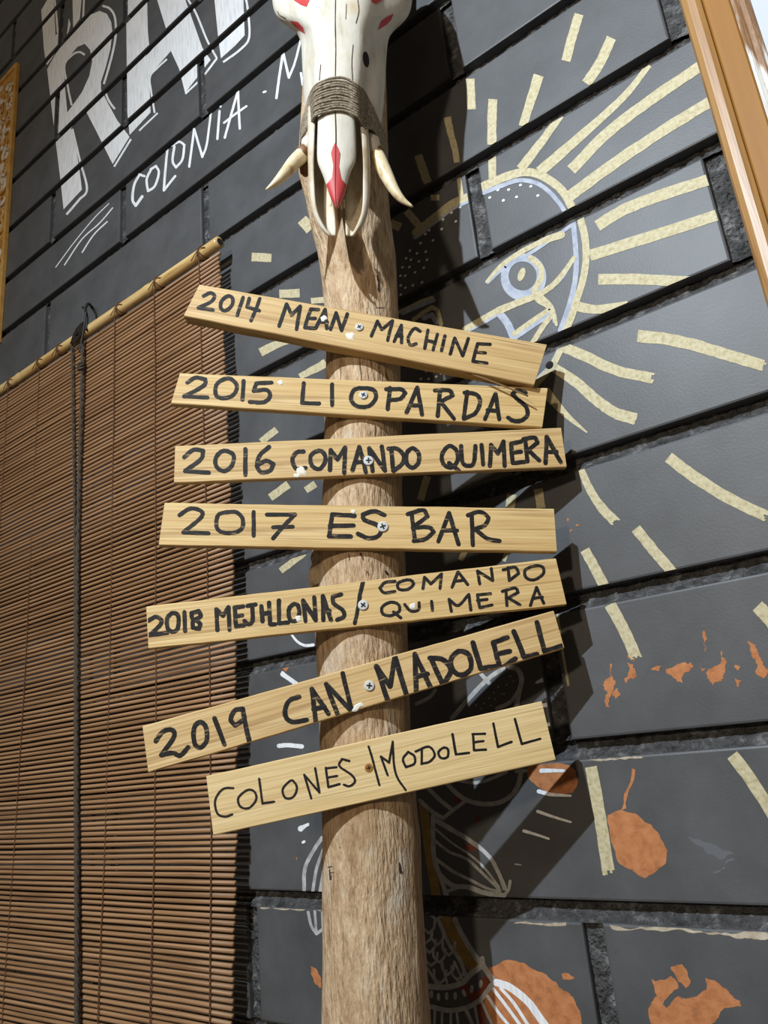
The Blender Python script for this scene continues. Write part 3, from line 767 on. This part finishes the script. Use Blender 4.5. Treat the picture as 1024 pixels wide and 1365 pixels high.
t15 = T(S1, 19, [(238,512),(275,490),(320,497),(312,527),(224,575)],[(224,575),(330,580)],[(410,495),(372,520),(368,567),(400,584),(445,570),(464,530),(440,498),(410,495)],[(494,505),(489,590)],[(622,512),(552,516)],[(552,516),(540,550)],[(540,550),(600,546),(614,575),(585,602),(522,600)],
    [(768,515),(760,605)],[(760,605),(838,607)],[(897,520),(897,615)])
t15 += T(S2, 19, [(45,520),(5,530),(-6,570),(20,600),(70,600),(101,568),(95,530),(45,520)],[(165,520),(155,612)],[(148,525),(212,525),(232,542),(210,567),(160,573)],[(238,627),(285,518),(306,637)],[(250,595),(300,597)],[(385,530),(375,642)],[(363,530),(425,530),(441,552),(388,580)],[(388,580),(447,655)],
    [(505,537),(490,652)],[(493,540),(545,548),(562,582),(540,630),(490,655)],[(583,657),(630,545),(646,657)],[(595,617),(640,621)],[(762,540),(725,530),(704,546),(728,570),(762,600),(770,638),(742,663),(708,664),(685,650)])
sign('narrow board lettered 2015 LIOPARDAS, second from the top', [(240,497),(730,517),(723,569.5),(228,538)], (485,527), .011, M['board_b'], M['ink'], t15, (484.5,527,5.9), smears=[(374,510,4,3,.4)], seed=2, cuts=(380, 455))
t16 = T(S1, 20, [(224,852),(265,818),(310,822),(300,860),(228,915)],[(228,915),(336,922)],[(405,822),(370,850),(370,893),(405,915),(440,890),(448,842),(405,822)],[(502,815),(502,932)],[(610,805),(570,840),(555,888),(575,920),(615,912),(630,882),(598,868),(560,885)],
    [(767,826),(735,830),(716,865),(735,905),(777,900)],[(835,822),(800,845),(805,890),(840,905),(866,870),(860,835),(835,822)])
t16 += T(C4, 38, [(255,1130),(262,960),(320,1040),(385,940)],[(385,940),(378,1155)],[(448,1132),(505,935),(540,1050),(562,1150)],[(470,1065),(545,1060)],[(620,1140),(590,945),(725,1135),(698,930)],[(780,960),(795,1135)],[(755,948),(830,950),(885,1010),(870,1080),(798,1138)],
    [(960,945),(912,985),(912,1075),(965,1110),(1012,1062),(1010,985),(960,945)])
t16 += T(S2, 19, [(425,775),(395,810),(400,853),(435,870),(462,840),(458,795),(425,775)],[(425,850),(472,887)],[(478,775),(485,848),(515,862),(535,845),(541,775)],[(568,770),(575,857)],[(605,862),(610,770),(640,808),(665,755),(670,862)],[(742,755),(698,765)],[(698,765),(705,850)],[(705,850),(757,845)],[(700,806),(742,800)],
    [(760,745),(770,842)],[(752,745),(800,738),(815,760),(772,795)],[(775,795),(822,838)],[(850,850),(855,735),(917,846)],[(852,802),(898,800)])
sign('board lettered 2016 COMANDO QUIMERA, third from the top, slightly raised at its right end', [(233.6,594.4),(748,570),(755.5,622.5),(232,643.6)], (491,613), .010, M['board_a'], M['ink'], t16, (491.4,614.4,6.9), smears=[(401,628,8,6,.3),(396,634,5,3,0)], seed=3, cuts=(378, 576))
t17 = T(S3, 19, [(202,160),(250,130),(296,138),(302,168),(220,238)],[(220,238),(335,242)],[(425,145),(378,160),(372,215),(400,238),(455,238),(487,218),(490,178),(465,148),(425,145)],[(540,145),(540,253)],[(600,157),(728,157)],[(728,157),(680,205),(628,265)],[(628,215),(718,212)])
t17 += T(C5, 32, [(225,240),(203,392)],[(203,392),(355,395)],[(225,240),(380,250)],[(210,320),(375,318)],[(592,245),(520,218),(440,240),(450,278),(530,310),(568,350),(540,395),(470,405),(405,375)])
t17 += T(S4, 19, [(260,145),(275,265)],[(243,150),(310,132),(330,160),(270,205)],[(265,210),(335,208),(357,228),(320,260),(270,268)],[(378,270),(425,145),(467,282)],[(400,222),(460,222)],[(525,150),(530,286)],[(508,155),(560,140),(597,165),(580,200),(530,217)],[(540,217),(595,258),(647,268)])
sign('board lettered 2017 ES BAR, fourth from the top and nearly level', [(219.5,670),(738.5,678),(742.5,735.5),(211.6,727)], (510,702), .012, M['board_b'], M['ink'], t17, (510.5,702.3,7.4), smears=[(471,682,3.5,3,.3)], seed=4, cuts=(415, 535))
t18 = T(S3, 20, [(60,640),(95,622),(121,640),(105,670),(64,705)],[(64,705),(146,695)],[(170,605),(146,630),(150,675),(175,690),(196,670),(196,617),(170,605)],[(225,600),(228,686)],[(290,595),(257,605),(262,630),(295,650),(292,676),(263,672),(265,642),(298,620),(290,595)],
    [(375,682),(370,588),(400,617),(425,578),(430,682)],[(492,575),(453,580)],[(453,580),(460,666)],[(460,666),(497,660)],[(455,620),(487,615)],[(533,572),(535,640),(515,655),(498,640)],[(512,573),(548,566)],[(575,573),(580,642)],[(610,558),(615,656)],[(615,656),(640,655)],[(655,548),(655,651)],[(655,651),(697,648)],[(582,608),(612,604)],
    [(720,565),(700,590),(705,633),(730,641),(747,610),(742,572),(720,565)],[(776,642),(765,548),(822,637),(815,533)],[(857,637),(855,528),(892,637)],[(857,597),(885,595)],[(938,520),(900,530),(905,562),(945,592),(951,620),(920,636)])
t18 += T(C5, 28, [(440,715),(420,800),(405,900),(383,1002)])
t18 += T(S4, 14, [(187,446),(145,450),(120,475),(140,496),(187,490)],[(235,440),(200,455),(205,480),(240,482),(268,460),(258,442),(235,440)],[(310,477),(317,428),(345,457),(392,413),(385,477)],[(438,472),(465,403),(507,460)],[(450,446),(492,440)],[(560,457),(550,400),(617,442),(611,390)],[(685,385),(690,442)],[(663,395),(715,384),(732,410),(690,442)],[(800,378),(760,397),(765,430),(800,439),(840,412),(836,382),(800,378)],
    [(165,538),(130,560),(135,590),(170,596),(206,576),(200,546),(165,538)],[(180,580),(212,606)],[(230,548),(255,576),(290,571),(293,540)],[(348,534),(352,574)],[(435,577),(425,525),(465,552),(512,503),(521,572)],[(607,500),(550,505)],[(550,505),(560,562)],[(560,562),(614,550)],[(550,531),(592,525)],[(675,485),(680,552)],[(660,490),(715,475),(729,495),(682,521)],[(690,521),(737,549)],[(783,552),(810,473),(842,542)],[(795,521),(836,515)])
sign('board lettered 2018 MEJILLONAS / COMANDO QUIMERA, with two small lines at its right end', [(195,808.5),(741,744),(755.5,806),(198,865)], (485,805), .010, M['board_b'], M['ink'], t18, (484.2,806.8,7), smears=[(551,808,4.5,4.5,.2),(398,824,4,5,0)], seed=5, cuts=(277, 468, 495), two=(523, 795, -.09))
t19 = T(S5, 22, [(95,437),(125,395),(165,385),(178,415),(120,500)],[(120,500),(170,490),(205,502),(242,465)],[(295,350),(268,380),(272,448),(300,465),(327,430),(322,372),(295,350)],[(362,333),(407,452)],[(490,290),(455,297),(436,338),(455,365),(487,345)],[(490,290),(503,360),(521,442)],
    [(747,235),(700,255),(682,310),(710,348),(782,340)],[(822,347),(805,200),(880,312)],[(812,292),(862,280)],[(927,327),(870,178),(987,302),(945,128)])
t19 += T(S6, 23, [(105,292),(157,447)],[(105,292),(165,380),(187,252)],[(187,252),(242,432)],[(280,402),(275,238),(347,392)],[(285,335),(330,325)],[(345,255),(397,372)],[(340,255),(400,263),(432,310),(400,370)],[(470,225),(435,258),(440,305),(480,330),(521,300),(512,242),(470,225)],[(530,188),(565,302)],[(565,302),(637,290)],[(682,165),(620,187)],[(620,187),(650,305)],[(650,305),(717,258)],[(640,237),(692,225)],[(710,138),(755,250)],[(755,250),(812,238)],[(812,98),(845,225)],[(845,225),(930,200)])
sign('weathered board lettered 2019 CAN MADOLELL, steeply rising to the right, second from the bottom', [(190,968),(738,814),(752.5,864),(198,1030)], (491,914), .010, M['board_a'], M['ink'], t19, (492.5,914.2,7), smears=[(476,943,9,4,-.6)], seed=6, cuts=(350, 495))
tco = T(S5, 11, [(447,650),(400,655),(365,705),(375,765),(410,780),(442,770)],[(510,660),(470,695),(480,735),(520,740),(552,700),(542,665),(510,660)],[(565,608),(580,720)],[(580,720),(633,712)],[(705,618),(672,655),(685,695),(720,690),(737,650),(722,620),(705,618)],[(802,697),(770,590),(839,670),(820,560)],[(868,558),(880,646)],[(880,646),(931,632)],[(868,560),(917,555)],[(878,602),(920,595)],[(975,527),(942,518),(930,550),(985,590),(1001,620),(977,641),(950,635)])
tco += T(C6, 14, [(416,433),(440,510),(455,570),(482,667)],[(490,493),(532,607)],[(490,493),(540,530),(562,403)],[(562,403),(570,540),(590,620),(641,697)])
tco += T(S6, 11, [(245,668),(222,700),(235,735),(272,720),(272,687),(245,668)],[(305,653),(305,721)],[(278,666),(335,645),(362,680),(340,710),(303,721)],[(400,650),(378,670),(390,695),(418,690),(420,657),(400,650)],[(440,590),(455,679)],[(455,679),(513,672)],[(530,590),(535,661)],[(535,661),(587,658)],[(528,590),(583,588)],[(532,626),(576,620)],[(620,543),(640,646)],[(640,646),(700,624)],[(715,523),(745,633)],[(745,633),(827,610)])
sign('clean planed board lettered COLONES / MODOLELL, bottommost on the trunk and shorter than the rest', [(275,1034.5),(722,934.7),(741,1013.4),(284.6,1114)], (492,1023), .010, M['board_c'], M['fineink'], tco, (491.9,1023.7,5.6), countersunk=True, wob=.00015, seed=7, cuts=(485, 503))

# splinter hanging from the top board
sp = MB()
pts = [onplane(x, y, fr14 - n14*d, n14) for x, y, d in [(500,463,.012),(560,478,.010),(620,496,.006),(670,514,.0),(704,528,-.006)]]
pts = [Vector(p) for p in catmull([tuple(p) for p in pts], 5)]
sp.tube([sg14.matrix_world.inverted() @ p for p in pts], [.0026 - .0014*i/len(pts) for i in range(len(pts))], 6)
so = sp.build('splinter', M['underside'], sg14.children[0], True); so['label'] = 'long splinter peeling from the bottom edge'

# ------------------------------------------------------------------ boar skull
SK0 = Vector((-.5843, -.1748, 1.22))
def SP(x, y, c):
    return onplane(x, y, SK0 + AXN*(.052 + c), AXN)
skull = empty('boar_skull', tuple(SP(450, 60, 0)))
tag(skull, 'bleached boar skull with tusks and red painted patches hanging nose down on the trunk', 'skull')
def skin_obj(name, rows, mats, close=True, sub=2, thick=None):
    vs_ = [v for r in rows for v in r]; n = len(rows[0]); fs_ = []
    for i in range(len(rows)-1):
        for k in range(n if close else n-1):
            l = (k+1) % n; fs_.append((i*n+k, i*n+l, (i+1)*n+l, (i+1)*n+k))
    if close:
        fs_.append(tuple(range(n))[::-1]); fs_.append(tuple((len(rows)-1)*n+k for k in range(n)))
    o = mesh(name, vs_, fs_, None, mats, True)
    bmx = bmesh.new(); bmx.from_mesh(o.data); bmesh.ops.recalc_face_normals(bmx, faces=bmx.faces); bmx.to_mesh(o.data); bmx.free()
    if thick:
        m = o.modifiers.new('solid', 'SOLIDIFY'); m.thickness = thick; m.offset = 0
    m = o.modifiers.new('sub', 'SUBSURF'); m.levels = sub; m.render_levels = sub
    attach(o, skull); return o
body = []
for (y, xl, xr, pl, pr, cs, cp) in [(-110,395,520,425,485,.04,.075),(-75,378,538,420,488,.045,.092),(-35,364,549,414,492,.048,.096),(-5,361,552,413,492,.046,.095),(14,364,549,415,490,.042,.092),(24,369,544,417,488,.040,.091),(33,378,536,417,487,.030,.089),(40,390,527,418,486,.030,.088),(47,397,521,418,485,.034,.087),(57,401.5,516.5,418.5,484.5,.038,.086),
        (80,402,516,420,482,.040,.083),(112,403.5,514.5,422,480,.040,.079),(135,405,513,424,477,.038,.070),(155,408,511,426,474,.034,.055),(178,410,508,428,471,.030,.040),(198,412,504,430,470,.024,.030),(212,418,495,436,464,.016,.020)]:
    mx = (pl+pr)/2; xl += .9*noise.noise(Vector((y*.09, 1, 0))); xr += 1.4*noise.noise(Vector((y*.08, 5, 0)))
    body.append([SP(xl+8, y, -.03), SP(xl+1, y, -.005), SP(xl, y, cs*.55), SP(xl+(pl-xl)*.25, y, cs), SP(xl+(pl-xl)*.74, y, cp*.74), SP(pl, y, cp-.002), SP((pl+mx)/2, y, cp+.002), SP(mx, y, cp+.003), SP((pr+mx)/2, y, cp+.002),
                 SP(pr, y, cp-.003), SP(xr-(xr-pr)*.76, y, cp*.74), SP(xr-(xr-pr)*.25, y, cs), SP(xr, y, cs*.5), SP(xr-1, y, -.005), SP(xr-8, y, -.03)])
cran = skin_obj('cranium', body, [M['bone']])
# long nasal bone
nb = []
for (y, xl, xr, c) in [(128,423,474,.080),(148,423,474,.080),(180,422,475.5,.076),(205,421,476.5,.072),(218,422,475.5,.070),(228,427,468.5,.068),(240,432,465,.066),(252,435.5,462,.064),(264,440,458,.062),(273,445,454,.060),(278,448.3,451,.058)]:
    m_ = (xl+xr)/2; e = (xr-xl)
    nb.append([SP(xl, y, c-.010), SP(xl+e*.02, y, c-.003), SP(xl+e*.2, y, c+.002), SP(m_, y, c+.0045), SP(xr-e*.2, y, c+.002), SP(xr-e*.02, y, c-.003), SP(xr, y, c-.010), SP(m_, y, c-.012)])
nasal = skin_obj('nasal_bone', nb, [M['bone']])
# the two hollow premaxilla shells
def shell(side):
    if side < 0:
        rows_ = [(138,411,421,430),(165,411.5,420,430),(195,411.5,420,430),(220,412,420,432),(245,412.5,423,438),(265,414,426,443),(282,417,430,447),(297,423.5,436,448),(308,432,441,448),(315,440,444,447.5)]
    else:
        rows_ = [(138,487,478,468),(165,489.5,480,468),(195,491.5,482,468),(220,492.5,482,466),(245,492.5,479,463),(265,492,477,461),(282,490,473,460),(297,486,469,460.5),(308,478,467,461),(315,470,466,462)]
    R_ = []
    for i, (y, xo, xm, xi) in enumerate(rows_):
        k = i/(len(rows_)-1); rim = .060 - .020*k; fl = rim - (.034*(1-k)**1.2 + .007); e_ = 1.20 - .75*min(1, k*1.6)
        lo_ = fl + .003
        R_.append([SP(xo+(xm-xo)*e_, y, rim + .003), SP(xo+(xm-xo)*.08, y, rim), SP(xo, y, (rim+fl)/2), SP(xo+(xm-xo)*.3, y, fl), SP(xm, y, fl-.004), SP((xm+xi)/2, y, fl), SP(xi, y, lo_)])
    return skin_obj('premaxilla', R_, [M['bone_tan']], close=False, sub=2, thick=.0045)
shell(-1); shell(1)
# tusks, their sockets and roots
def tusk(path, rads, cs):
    pts = catmull([tuple(SP(x, y, c)) for (x, y), c in zip(path, cs)], 6); n = len(pts)
    rr = []
    for i in range(n):
        t = i/(n-1)*(len(rads)-1); a = int(min(t, len(rads)-2)); rr.append(rads[a] + (rads[a+1]-rads[a])*(t-a))
    b = MB(); b.tube(pts, rr, 14); return part(b, 'tusk', M['tusk'], skull, True)
tusk([(416,197),(404,206),(392,217),(380,231),(368,243),(354.5,253)], [.0115,.0120,.0108,.0088,.0058,.0012], [.022,.030,.036,.040,.042,.042])
tusk([(494,198),(504,212),(514,231),(525,252),(536,266),(550,275.5)], [.0130,.0128,.0108,.0082,.0055,.0016], [.022,.030,.034,.036,.036,.036])
def lump(name, ctr, c, rx, ry, rd, mat, seed=0):
    b = bmesh.new(); bmesh.ops.create_icosphere(b, subdivisions=3, radius=1)
    o0 = SP(*ctr, c)
    for v in b.verts:
        n = noise.noise(v.co*1.7 + Vector((seed, 0, 0)))
        v.co = v.co*(1 + .22*n); v.co = o0 + AXR*(v.co.x*rx) + AXN*(v.co.y*rd) + Vector((0, 0, 1))*(v.co.z*ry)
    me = bpy.data.meshes.new(name); b.to_mesh(me); b.free()
    o = link(name, me, None, [mat], True); attach(o, skull); return o
lump('tusk_socket', (411,196), .030, .011, .016, .016, M['bone'], 1); lump('tusk_socket', (496,196), .030, .014, .022, .016, M['bone'], 2)
r1 = lump('tusk_root', (405,205), .031, .0115, .0125, .0135, M['gum'], 3)
r2 = lump('tusk_root', (408,226), .012, .0095, .010, .012, M['gum'], 4)
r3 = lump('tusk_root', (500,203), .029, .0130, .0105, .0135, M['gum'], 5)
cb = surf(cran); nbv = surf(nasal)
H1 = crop(340, 0, 3.938)
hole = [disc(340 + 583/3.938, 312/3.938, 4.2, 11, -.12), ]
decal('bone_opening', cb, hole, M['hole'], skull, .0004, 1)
red = [H1(p) for p in ([(185,-60),(290,-60),(285,5),(270,35),(240,25),(205,2)],[(182,108),(225,115),(250,140),(264,178),(235,160),(205,135)],[(590,-60),(690,-60),(665,2),(640,20),(615,15)],[(728,72),(715,105),(690,130),(645,158),(662,110),(695,88)])]
for g in red: decal('red_patch', cb, [g], M['red'], skull, .0007, 2)
decal('red_patch', nbv, [H1([(421,748),(436,775),(447,805),(440,870),(452,935),(472,962),(492,985),(475,1070),(430,1115),(388,1070),(360,985),(384,958),(405,930),(411,870),(399,805),(408,775)])], M['red'], skull, .0007, 5)
seam = stroke_list(H1, [([(423,-30),(421,120),(424,260),(421,412)],5),([(540,0),(545,60),(530,120)],4),([(480,20),(476,100)],3),([(515,235),(508,330),(512,420)],4),([(345,340),(338,420)],4),([(118,60),(130,80),(160,95)],4)], rough=.2)
for g in seam: decal('bone_seam', cb, g, M['crack'], skull, .0005, 0)
decal('bone_seam', nbv, strokes(H1, [([(421,585),(424,700),(423,850),(422,1000),(428,1085)],5)]), M['crack'], skull, .0009, 0)
# two small teeth at the tip
tb_ = MB()
for x, y in ((455,276),(458.5,275),(441,272)):
    tb_.tube([SP(x, y-8, .045), SP(x, y, .048), SP(x+.3, y+3, .048)], [.0018, .0016, .0006], 8)
part(tb_, 'tooth', M['tusk'], skull, True)

# twine lashing
tw = MB(); rnd = random.Random(3)
for k in range(13):
    f = k/12
    ytop = 105 + f*43; yl = 124 + f*38; yr = 118 + f*46
    j = lambda a: rnd.uniform(-a, a)
    path = [(402,186+f*14+j(1.5),-.02),(402+j(.6),168+f*20,.012),(407,150+f*26+j(1),.040),(413+f*2,yl+4-f*2,.056),(421,ytop+9-f*3+j(.8),.080-.0*f),(434,ytop+2+j(.7),.0868-.003*f),(448,ytop-1+j(.7),.0884-.003*f),(463,ytop+1+j(.7),.0868-.003*f),(477,ytop+9-f*1+j(.8),.080),(486,yr+5,.062),(497,146+f*26+j(1),.046),(508,170+f*24+j(1),.022),(514+j(.6),186+f*22,.004),(516,196+f*16,-.02)]
    tw.tube(catmull([tuple(SP(x, y, c)) for x, y, c in path], 5), .0021, 6)
for k in range(3):   # turns round the back of the trunk
    zc = SP(450, 190 + k*8, 0).z; _, cx, cy, r = pole_at(zc)
    tw.tube([(cx + (r+.004)*math.cos(a), cy + (r+.004)*math.sin(a), zc) for a in [2*math.pi*i/40 for i in range(40)] if (Vector((math.cos(a), math.sin(a), 0)).dot(AXN) < .05)] , .0021, 6) if False else None
two = tw.build('twine_binding', M['twine'], None, True)
tag(two, 'grey brown jute twine wound many times across the snout of the boar skull', 'twine')

# ------------------------------------------------------------------ bamboo blind
YB = -.042
blind = empty('bamboo_blind', (-1.75, YB, 1.33)); tag(blind, 'brown reed roll blind hanging from a bamboo rod on the left of the wall', 'blind')
def edge_x(z):
    pts = [(-.6,-1.135),(-.195,-1.112),(.1,-1.085),(.426,-1.071),(.9,-1.072),(1.34,-1.079)]
    for a, b in zip(pts, pts[1:]):
        if z <= b[0]: 
            t = (z-a[0])/(b[0]-a[0]); return a[1] + (b[1]-a[1])*t
    return pts[-1][1]
sl = MB(); z = 1.302; rnd = random.Random(5)
while z > -.62:
    zz = 1.302 - z; x0 = -2.62 + rnd.uniform(-.004, .004); x1 = edge_x(z) + rnd.uniform(-.0028, .0028)
    dz0 = rnd.uniform(-.0016, .0016); r = rnd.uniform(.0037, .0041)
    P_ = []
    for i in range(13):
        t = i/12; xx = x0 + (x1-x0)*t
        P_.append((xx, YB + .0012*noise.noise(Vector((xx*3, z*40, 0))) + .004*noise.noise(Vector((xx*2.0, z*2.2, 4))), z + dz0*(1-t) + .0014*noise.noise(Vector((xx*3.5, z*37, 8)))))
    sl.tube(P_, r, 7)
    z -= .0106 + rnd.uniform(-.0004, .0004)
part(sl, 'reed_slats', M['slat'], blind, True)
rod = MB(); rx0, rx1, rz = -2.68, -1.074, 1.330
nodes_x = [-1.33, -1.62, -1.93, -2.25, -2.52]
P_, R_ = [], []
for i in range(161):
    xx = rx0 + (rx1-rx0)*i/160; bump = sum(math.exp(-((xx-n)/.006)**2)*.0022 - math.exp(-((xx-n-.012)/.006)**2)*.0010 for n in nodes_x)
    P_.append((xx, YB - .002, rz + .004*noise.noise(Vector((xx*2, 0, 3))))); R_.append(.0135 + bump + .0008*noise.noise(Vector((xx*5, 2, 0))))
rod.tube(P_, R_, 20)
rod_ = part(rod, 'bamboo_rod', M['rod'], blind, True)
he = MB(); he.tube([(rx1-.001, YB-.002, P_[-1][2]), (rx1+.0006, YB-.002, P_[-1][2])], .0085, 16); he_ = he.build('rod_hollow', M['hole'])
he_.parent = rod_; he_.matrix_parent_inverse = blind.matrix_basis.inverted() @ Matrix.Identity(4); he_.matrix_parent_inverse = (blind.matrix_basis @ rod_.matrix_parent_inverse).inverted()
def bx(px, py, y=YB-.016): return onplane(px, py, (0, y, 0), NY)
# warp threads
for (px, py) in [(266,361),(206,388),(153,431),(52,509),(10,537)]:
    xx = bx(px, py, YB-.004).x; b = MB()
    P_ = []
    for i in range(190):
        zz = 1.318 - i*.0102; P_.append((xx + (edge_x(zz)+1.078)*.5 + .0025*noise.noise(Vector((xx*9, zz*5, 0))), YB - .0042 - .0008*(i % 2), zz))
    b.tube(P_, .0013, 5); part(b, 'warp_thread', M['thread'], blind)
# ties round the rod
for k, (px, py) in enumerate([(264,337),(206,374),(155,405),(76,462),(50,478),(11,505)]):
    xx = bx(px, py).x; b = MB()
    for s in (-1, 1):
        b.tube([(xx + s*.008*math.sin(a), YB - .002 + .0155*math.cos(a), rz + .0155*math.sin(a)) for a in [2*math.pi*i/20 for i in range(20)]], .0014, 5, closed=True)
    for s in (-1, 1):
        b.tube(catmull([(xx, YB-.0180, rz-.002), (xx+s*.010, YB-.0175, rz+.004*s-.003), (xx+s*.024, YB-.0165, rz-.010+.006*s)], 5), .0011, 5)
    b.tube([(xx, YB-.018, rz-.002), (xx, YB-.012, rz-.022)], .0014, 5)
    part(b, 'tie', M['thread'], blind)
# pull cords, pulley and hook
def cordp(pts, y0):
    return catmull([tuple(onplane(x, y, (0, y0, 0), NY)) for x, y in pts], 8)
def braid(pts, r, seg=6):
    b = MB(); n = len(pts)
    q = [Vector(p) for p in pts]
    dense = []
    for a, c in zip(q, q[1:]):
        m = max(1, int((c-a).length/.004))
        dense += [a.lerp(c, i/m) for i in range(m)]
    for ph in (0, math.pi):
        b.tube([p + Vector((math.cos(i*.55+ph)*r*.5, math.sin(i*.55+ph)*r*.5, 0)) for i, p in enumerate(dense)], r*.72, seg)
    return b
part(braid(cordp([(110,452),(109.5,490),(107.5,560),(105,660),(103,760),(102,900),(102.5,1080),(103,1240),(103,1420)], YB-.014), .0042), 'pull_cord', M['cord'], blind, True)
part(braid(cordp([(96,458),(96.5,500),(97,560),(99,660),(100,760),(100,900),(100.5,1080),(101,1240),(101,1420)], YB-.012), .0030), 'pull_cord', M['cord'], blind, True)
kn = MB(); c = onplane(108, 489, (0, YB-.016, 0), NY)
for k in range(3): kn.tube([c + Vector((math.cos(a)*.008, math.sin(a)*.006, (k-1)*.006 + .003*math.sin(a+k))) for a in [2*math.pi*i/14 for i in range(14)]], .0034, 6, closed=True)
part(kn, 'cord_knot', M['cord'], blind, True)
pu = MB(); c = onplane(103, 446, (0, YB-.020, 0), NY)
pts_ = [onplane(x, y, (0, YB-.020, 0), NY) for x, y in [(93,458),(97,446),(101,438),(106,432),(110,429),(110,438),(107,448),(101,456)]]
vs_ = pts_ + [p + Vector((0, .004, 0)) for p in pts_]; n = len(pts_)
pu.add(vs_, [tuple(range(n)), tuple(range(2*n-1, n-1, -1))] + [(i, (i+1) % n, n+(i+1) % n, n+i) for i in range(n)])
pu.tube([c + Vector((0, -.004, .002)), c + Vector((0, .006, .002))], .005, 12)
part(pu, 'pulley', M['iron'], blind)
ho = MB()
ho.tube(cordp([(106,470),(110,448),(113,430),(115,415)], YB-.018), .0030, 8)
hk = [tuple(onplane(x, y, (0, yy, 0), NY)) for x, y, yy in [(115,440,YB-.017),(116,424,YB-.014),(114,412,YB-.006),(118,405,YB+.008),(124,412,.012),(128,420,.014)]]
ho.tube(catmull(hk, 6), .0038, 8); ho.tube([Vector(hk[2]) + Vector((0,0,.004)), Vector(hk[2]) + Vector((-.014,0,.012))], .003, 8)
part(ho, 'wall_hook', M['black'], blind, True)

# ------------------------------------------------------------------ framed pieces at the edges
fr = empty('picture_frame', (.25, 0, .25)); tag(fr, 'honey wood frame around a white panel at the upper right corner', 'frame')
def frame_ring(x0, x1, z0, z1, section, mat, name, parent, smooth=False):
    """section: (inset, y) profile running from the outside in"""
    b = MB(); vs_, fs_ = [], []; n = len(section)
    for (cx, cz, sx, sz) in ((x0, z0, 1, 1), (x1, z0, -1, 1), (x1, z1, -1, -1), (x0, z1, 1, -1)):
        vs_ += [(cx + sx*i, y, cz + sz*i) for i, y in section]
    for k in range(4):
        l = (k+1) % 4
        for i in range(n-1): fs_.append((k*n+i, k*n+i+1, l*n+i+1, l*n+i))
        fs_.append((k*n+n-1, k*n, l*n, l*n+n-1))
    b.add(vs_, fs_)
    o = part(b, name, mat, parent, smooth)
    bmx = bmesh.new(); bmx.from_mesh(o.data); bmesh.ops.recalc_face_normals(bmx, faces=bmx.faces); bmx.to_mesh(o.data); bmx.free()
    return o
FX0, FX1, FZ0, FZ1 = -.0795, .60, .20, 1.75
frame_ring(FX0, FX1, FZ0, FZ1, [(0, -.001), (0, -.024), (.003, -.030), (.010, -.033), (.020, -.033), (.0265, -.029), (.0275, -.024), (.0275, -.001)], M['honey'], 'outer_moulding', fr)
frame_ring(FX0+.0278, FX1-.0278, FZ0+.0278, FZ1-.0278, [(0, -.001), (0, -.025), (.002, -.027), (.031, -.027), (.033, -.025), (.033, -.001)], M['amber'], 'middle_band', fr)
frame_ring(FX0+.061, FX1-.061, FZ0+.061, FZ1-.061, [(0, -.001), (0, -.022), (.004, -.0245), (.010, -.021), (.016, -.022), (.022, -.017), (.024, -.001)], M['distress'], 'inner_slip', fr)
b = MB(); b.box((FX0+.083, -.012, FZ0+.083), (FX1-.083, -.002, FZ1-.083)); part(b, 'panel', M['canvas'], fr)

lf = empty('carved_frame', (-2.5, 0, 1.7)); tag(lf, 'gilded carved frame with whitewashed scrolls at the upper left edge', 'frame')
c1 = onplane(21.5, 82, (0, -.016, 0), NY); LX1 = c1.x; LZ1 = c1.z
frame_ring(LX1-.75, LX1, LZ1-1.15, LZ1, [(0, -.001), (0, -.012), (.002, -.016), (.009, -.016), (.012, -.012), (.012, -.001)], M['giltedge'], 'outer_edge', lf)
frame_ring(LX1-.738, LX1-.012, LZ1-1.138, LZ1-.012, [(0, -.001), (0, -.008), (.136, -.010), (.136, -.001)], M['gilt'], 'carved_ground', lf)
cv = MB(); rnd = random.Random(11)
for k in range(17):
    zc = LZ1 - .10 - k*.06
    for s in (0, 1):
        pts_ = []; ph = rnd.uniform(0, 6.28); dirn = 1 if (k+s) % 2 else -1
        for i in range(26):
            a = i/25*4.4; rr = .034*(1 - i/32)
            pts_.append((LX1 - .042 - s*.056 + rr*math.cos(a*dirn+ph)*.75, -.012, zc + rr*math.sin(a*dirn+ph)))
        cv.tube(pts_, [.0062*(1 - .5*i/25) for i in range(26)], 6)
part(cv, 'scrollwork', M['gilt'], lf, True)
b = MB(); b.box((LX1-.60, -.012, LZ1-1.0), (LX1-.148, -.002, LZ1-.148)); part(b, 'panel', M['canvas'], lf)
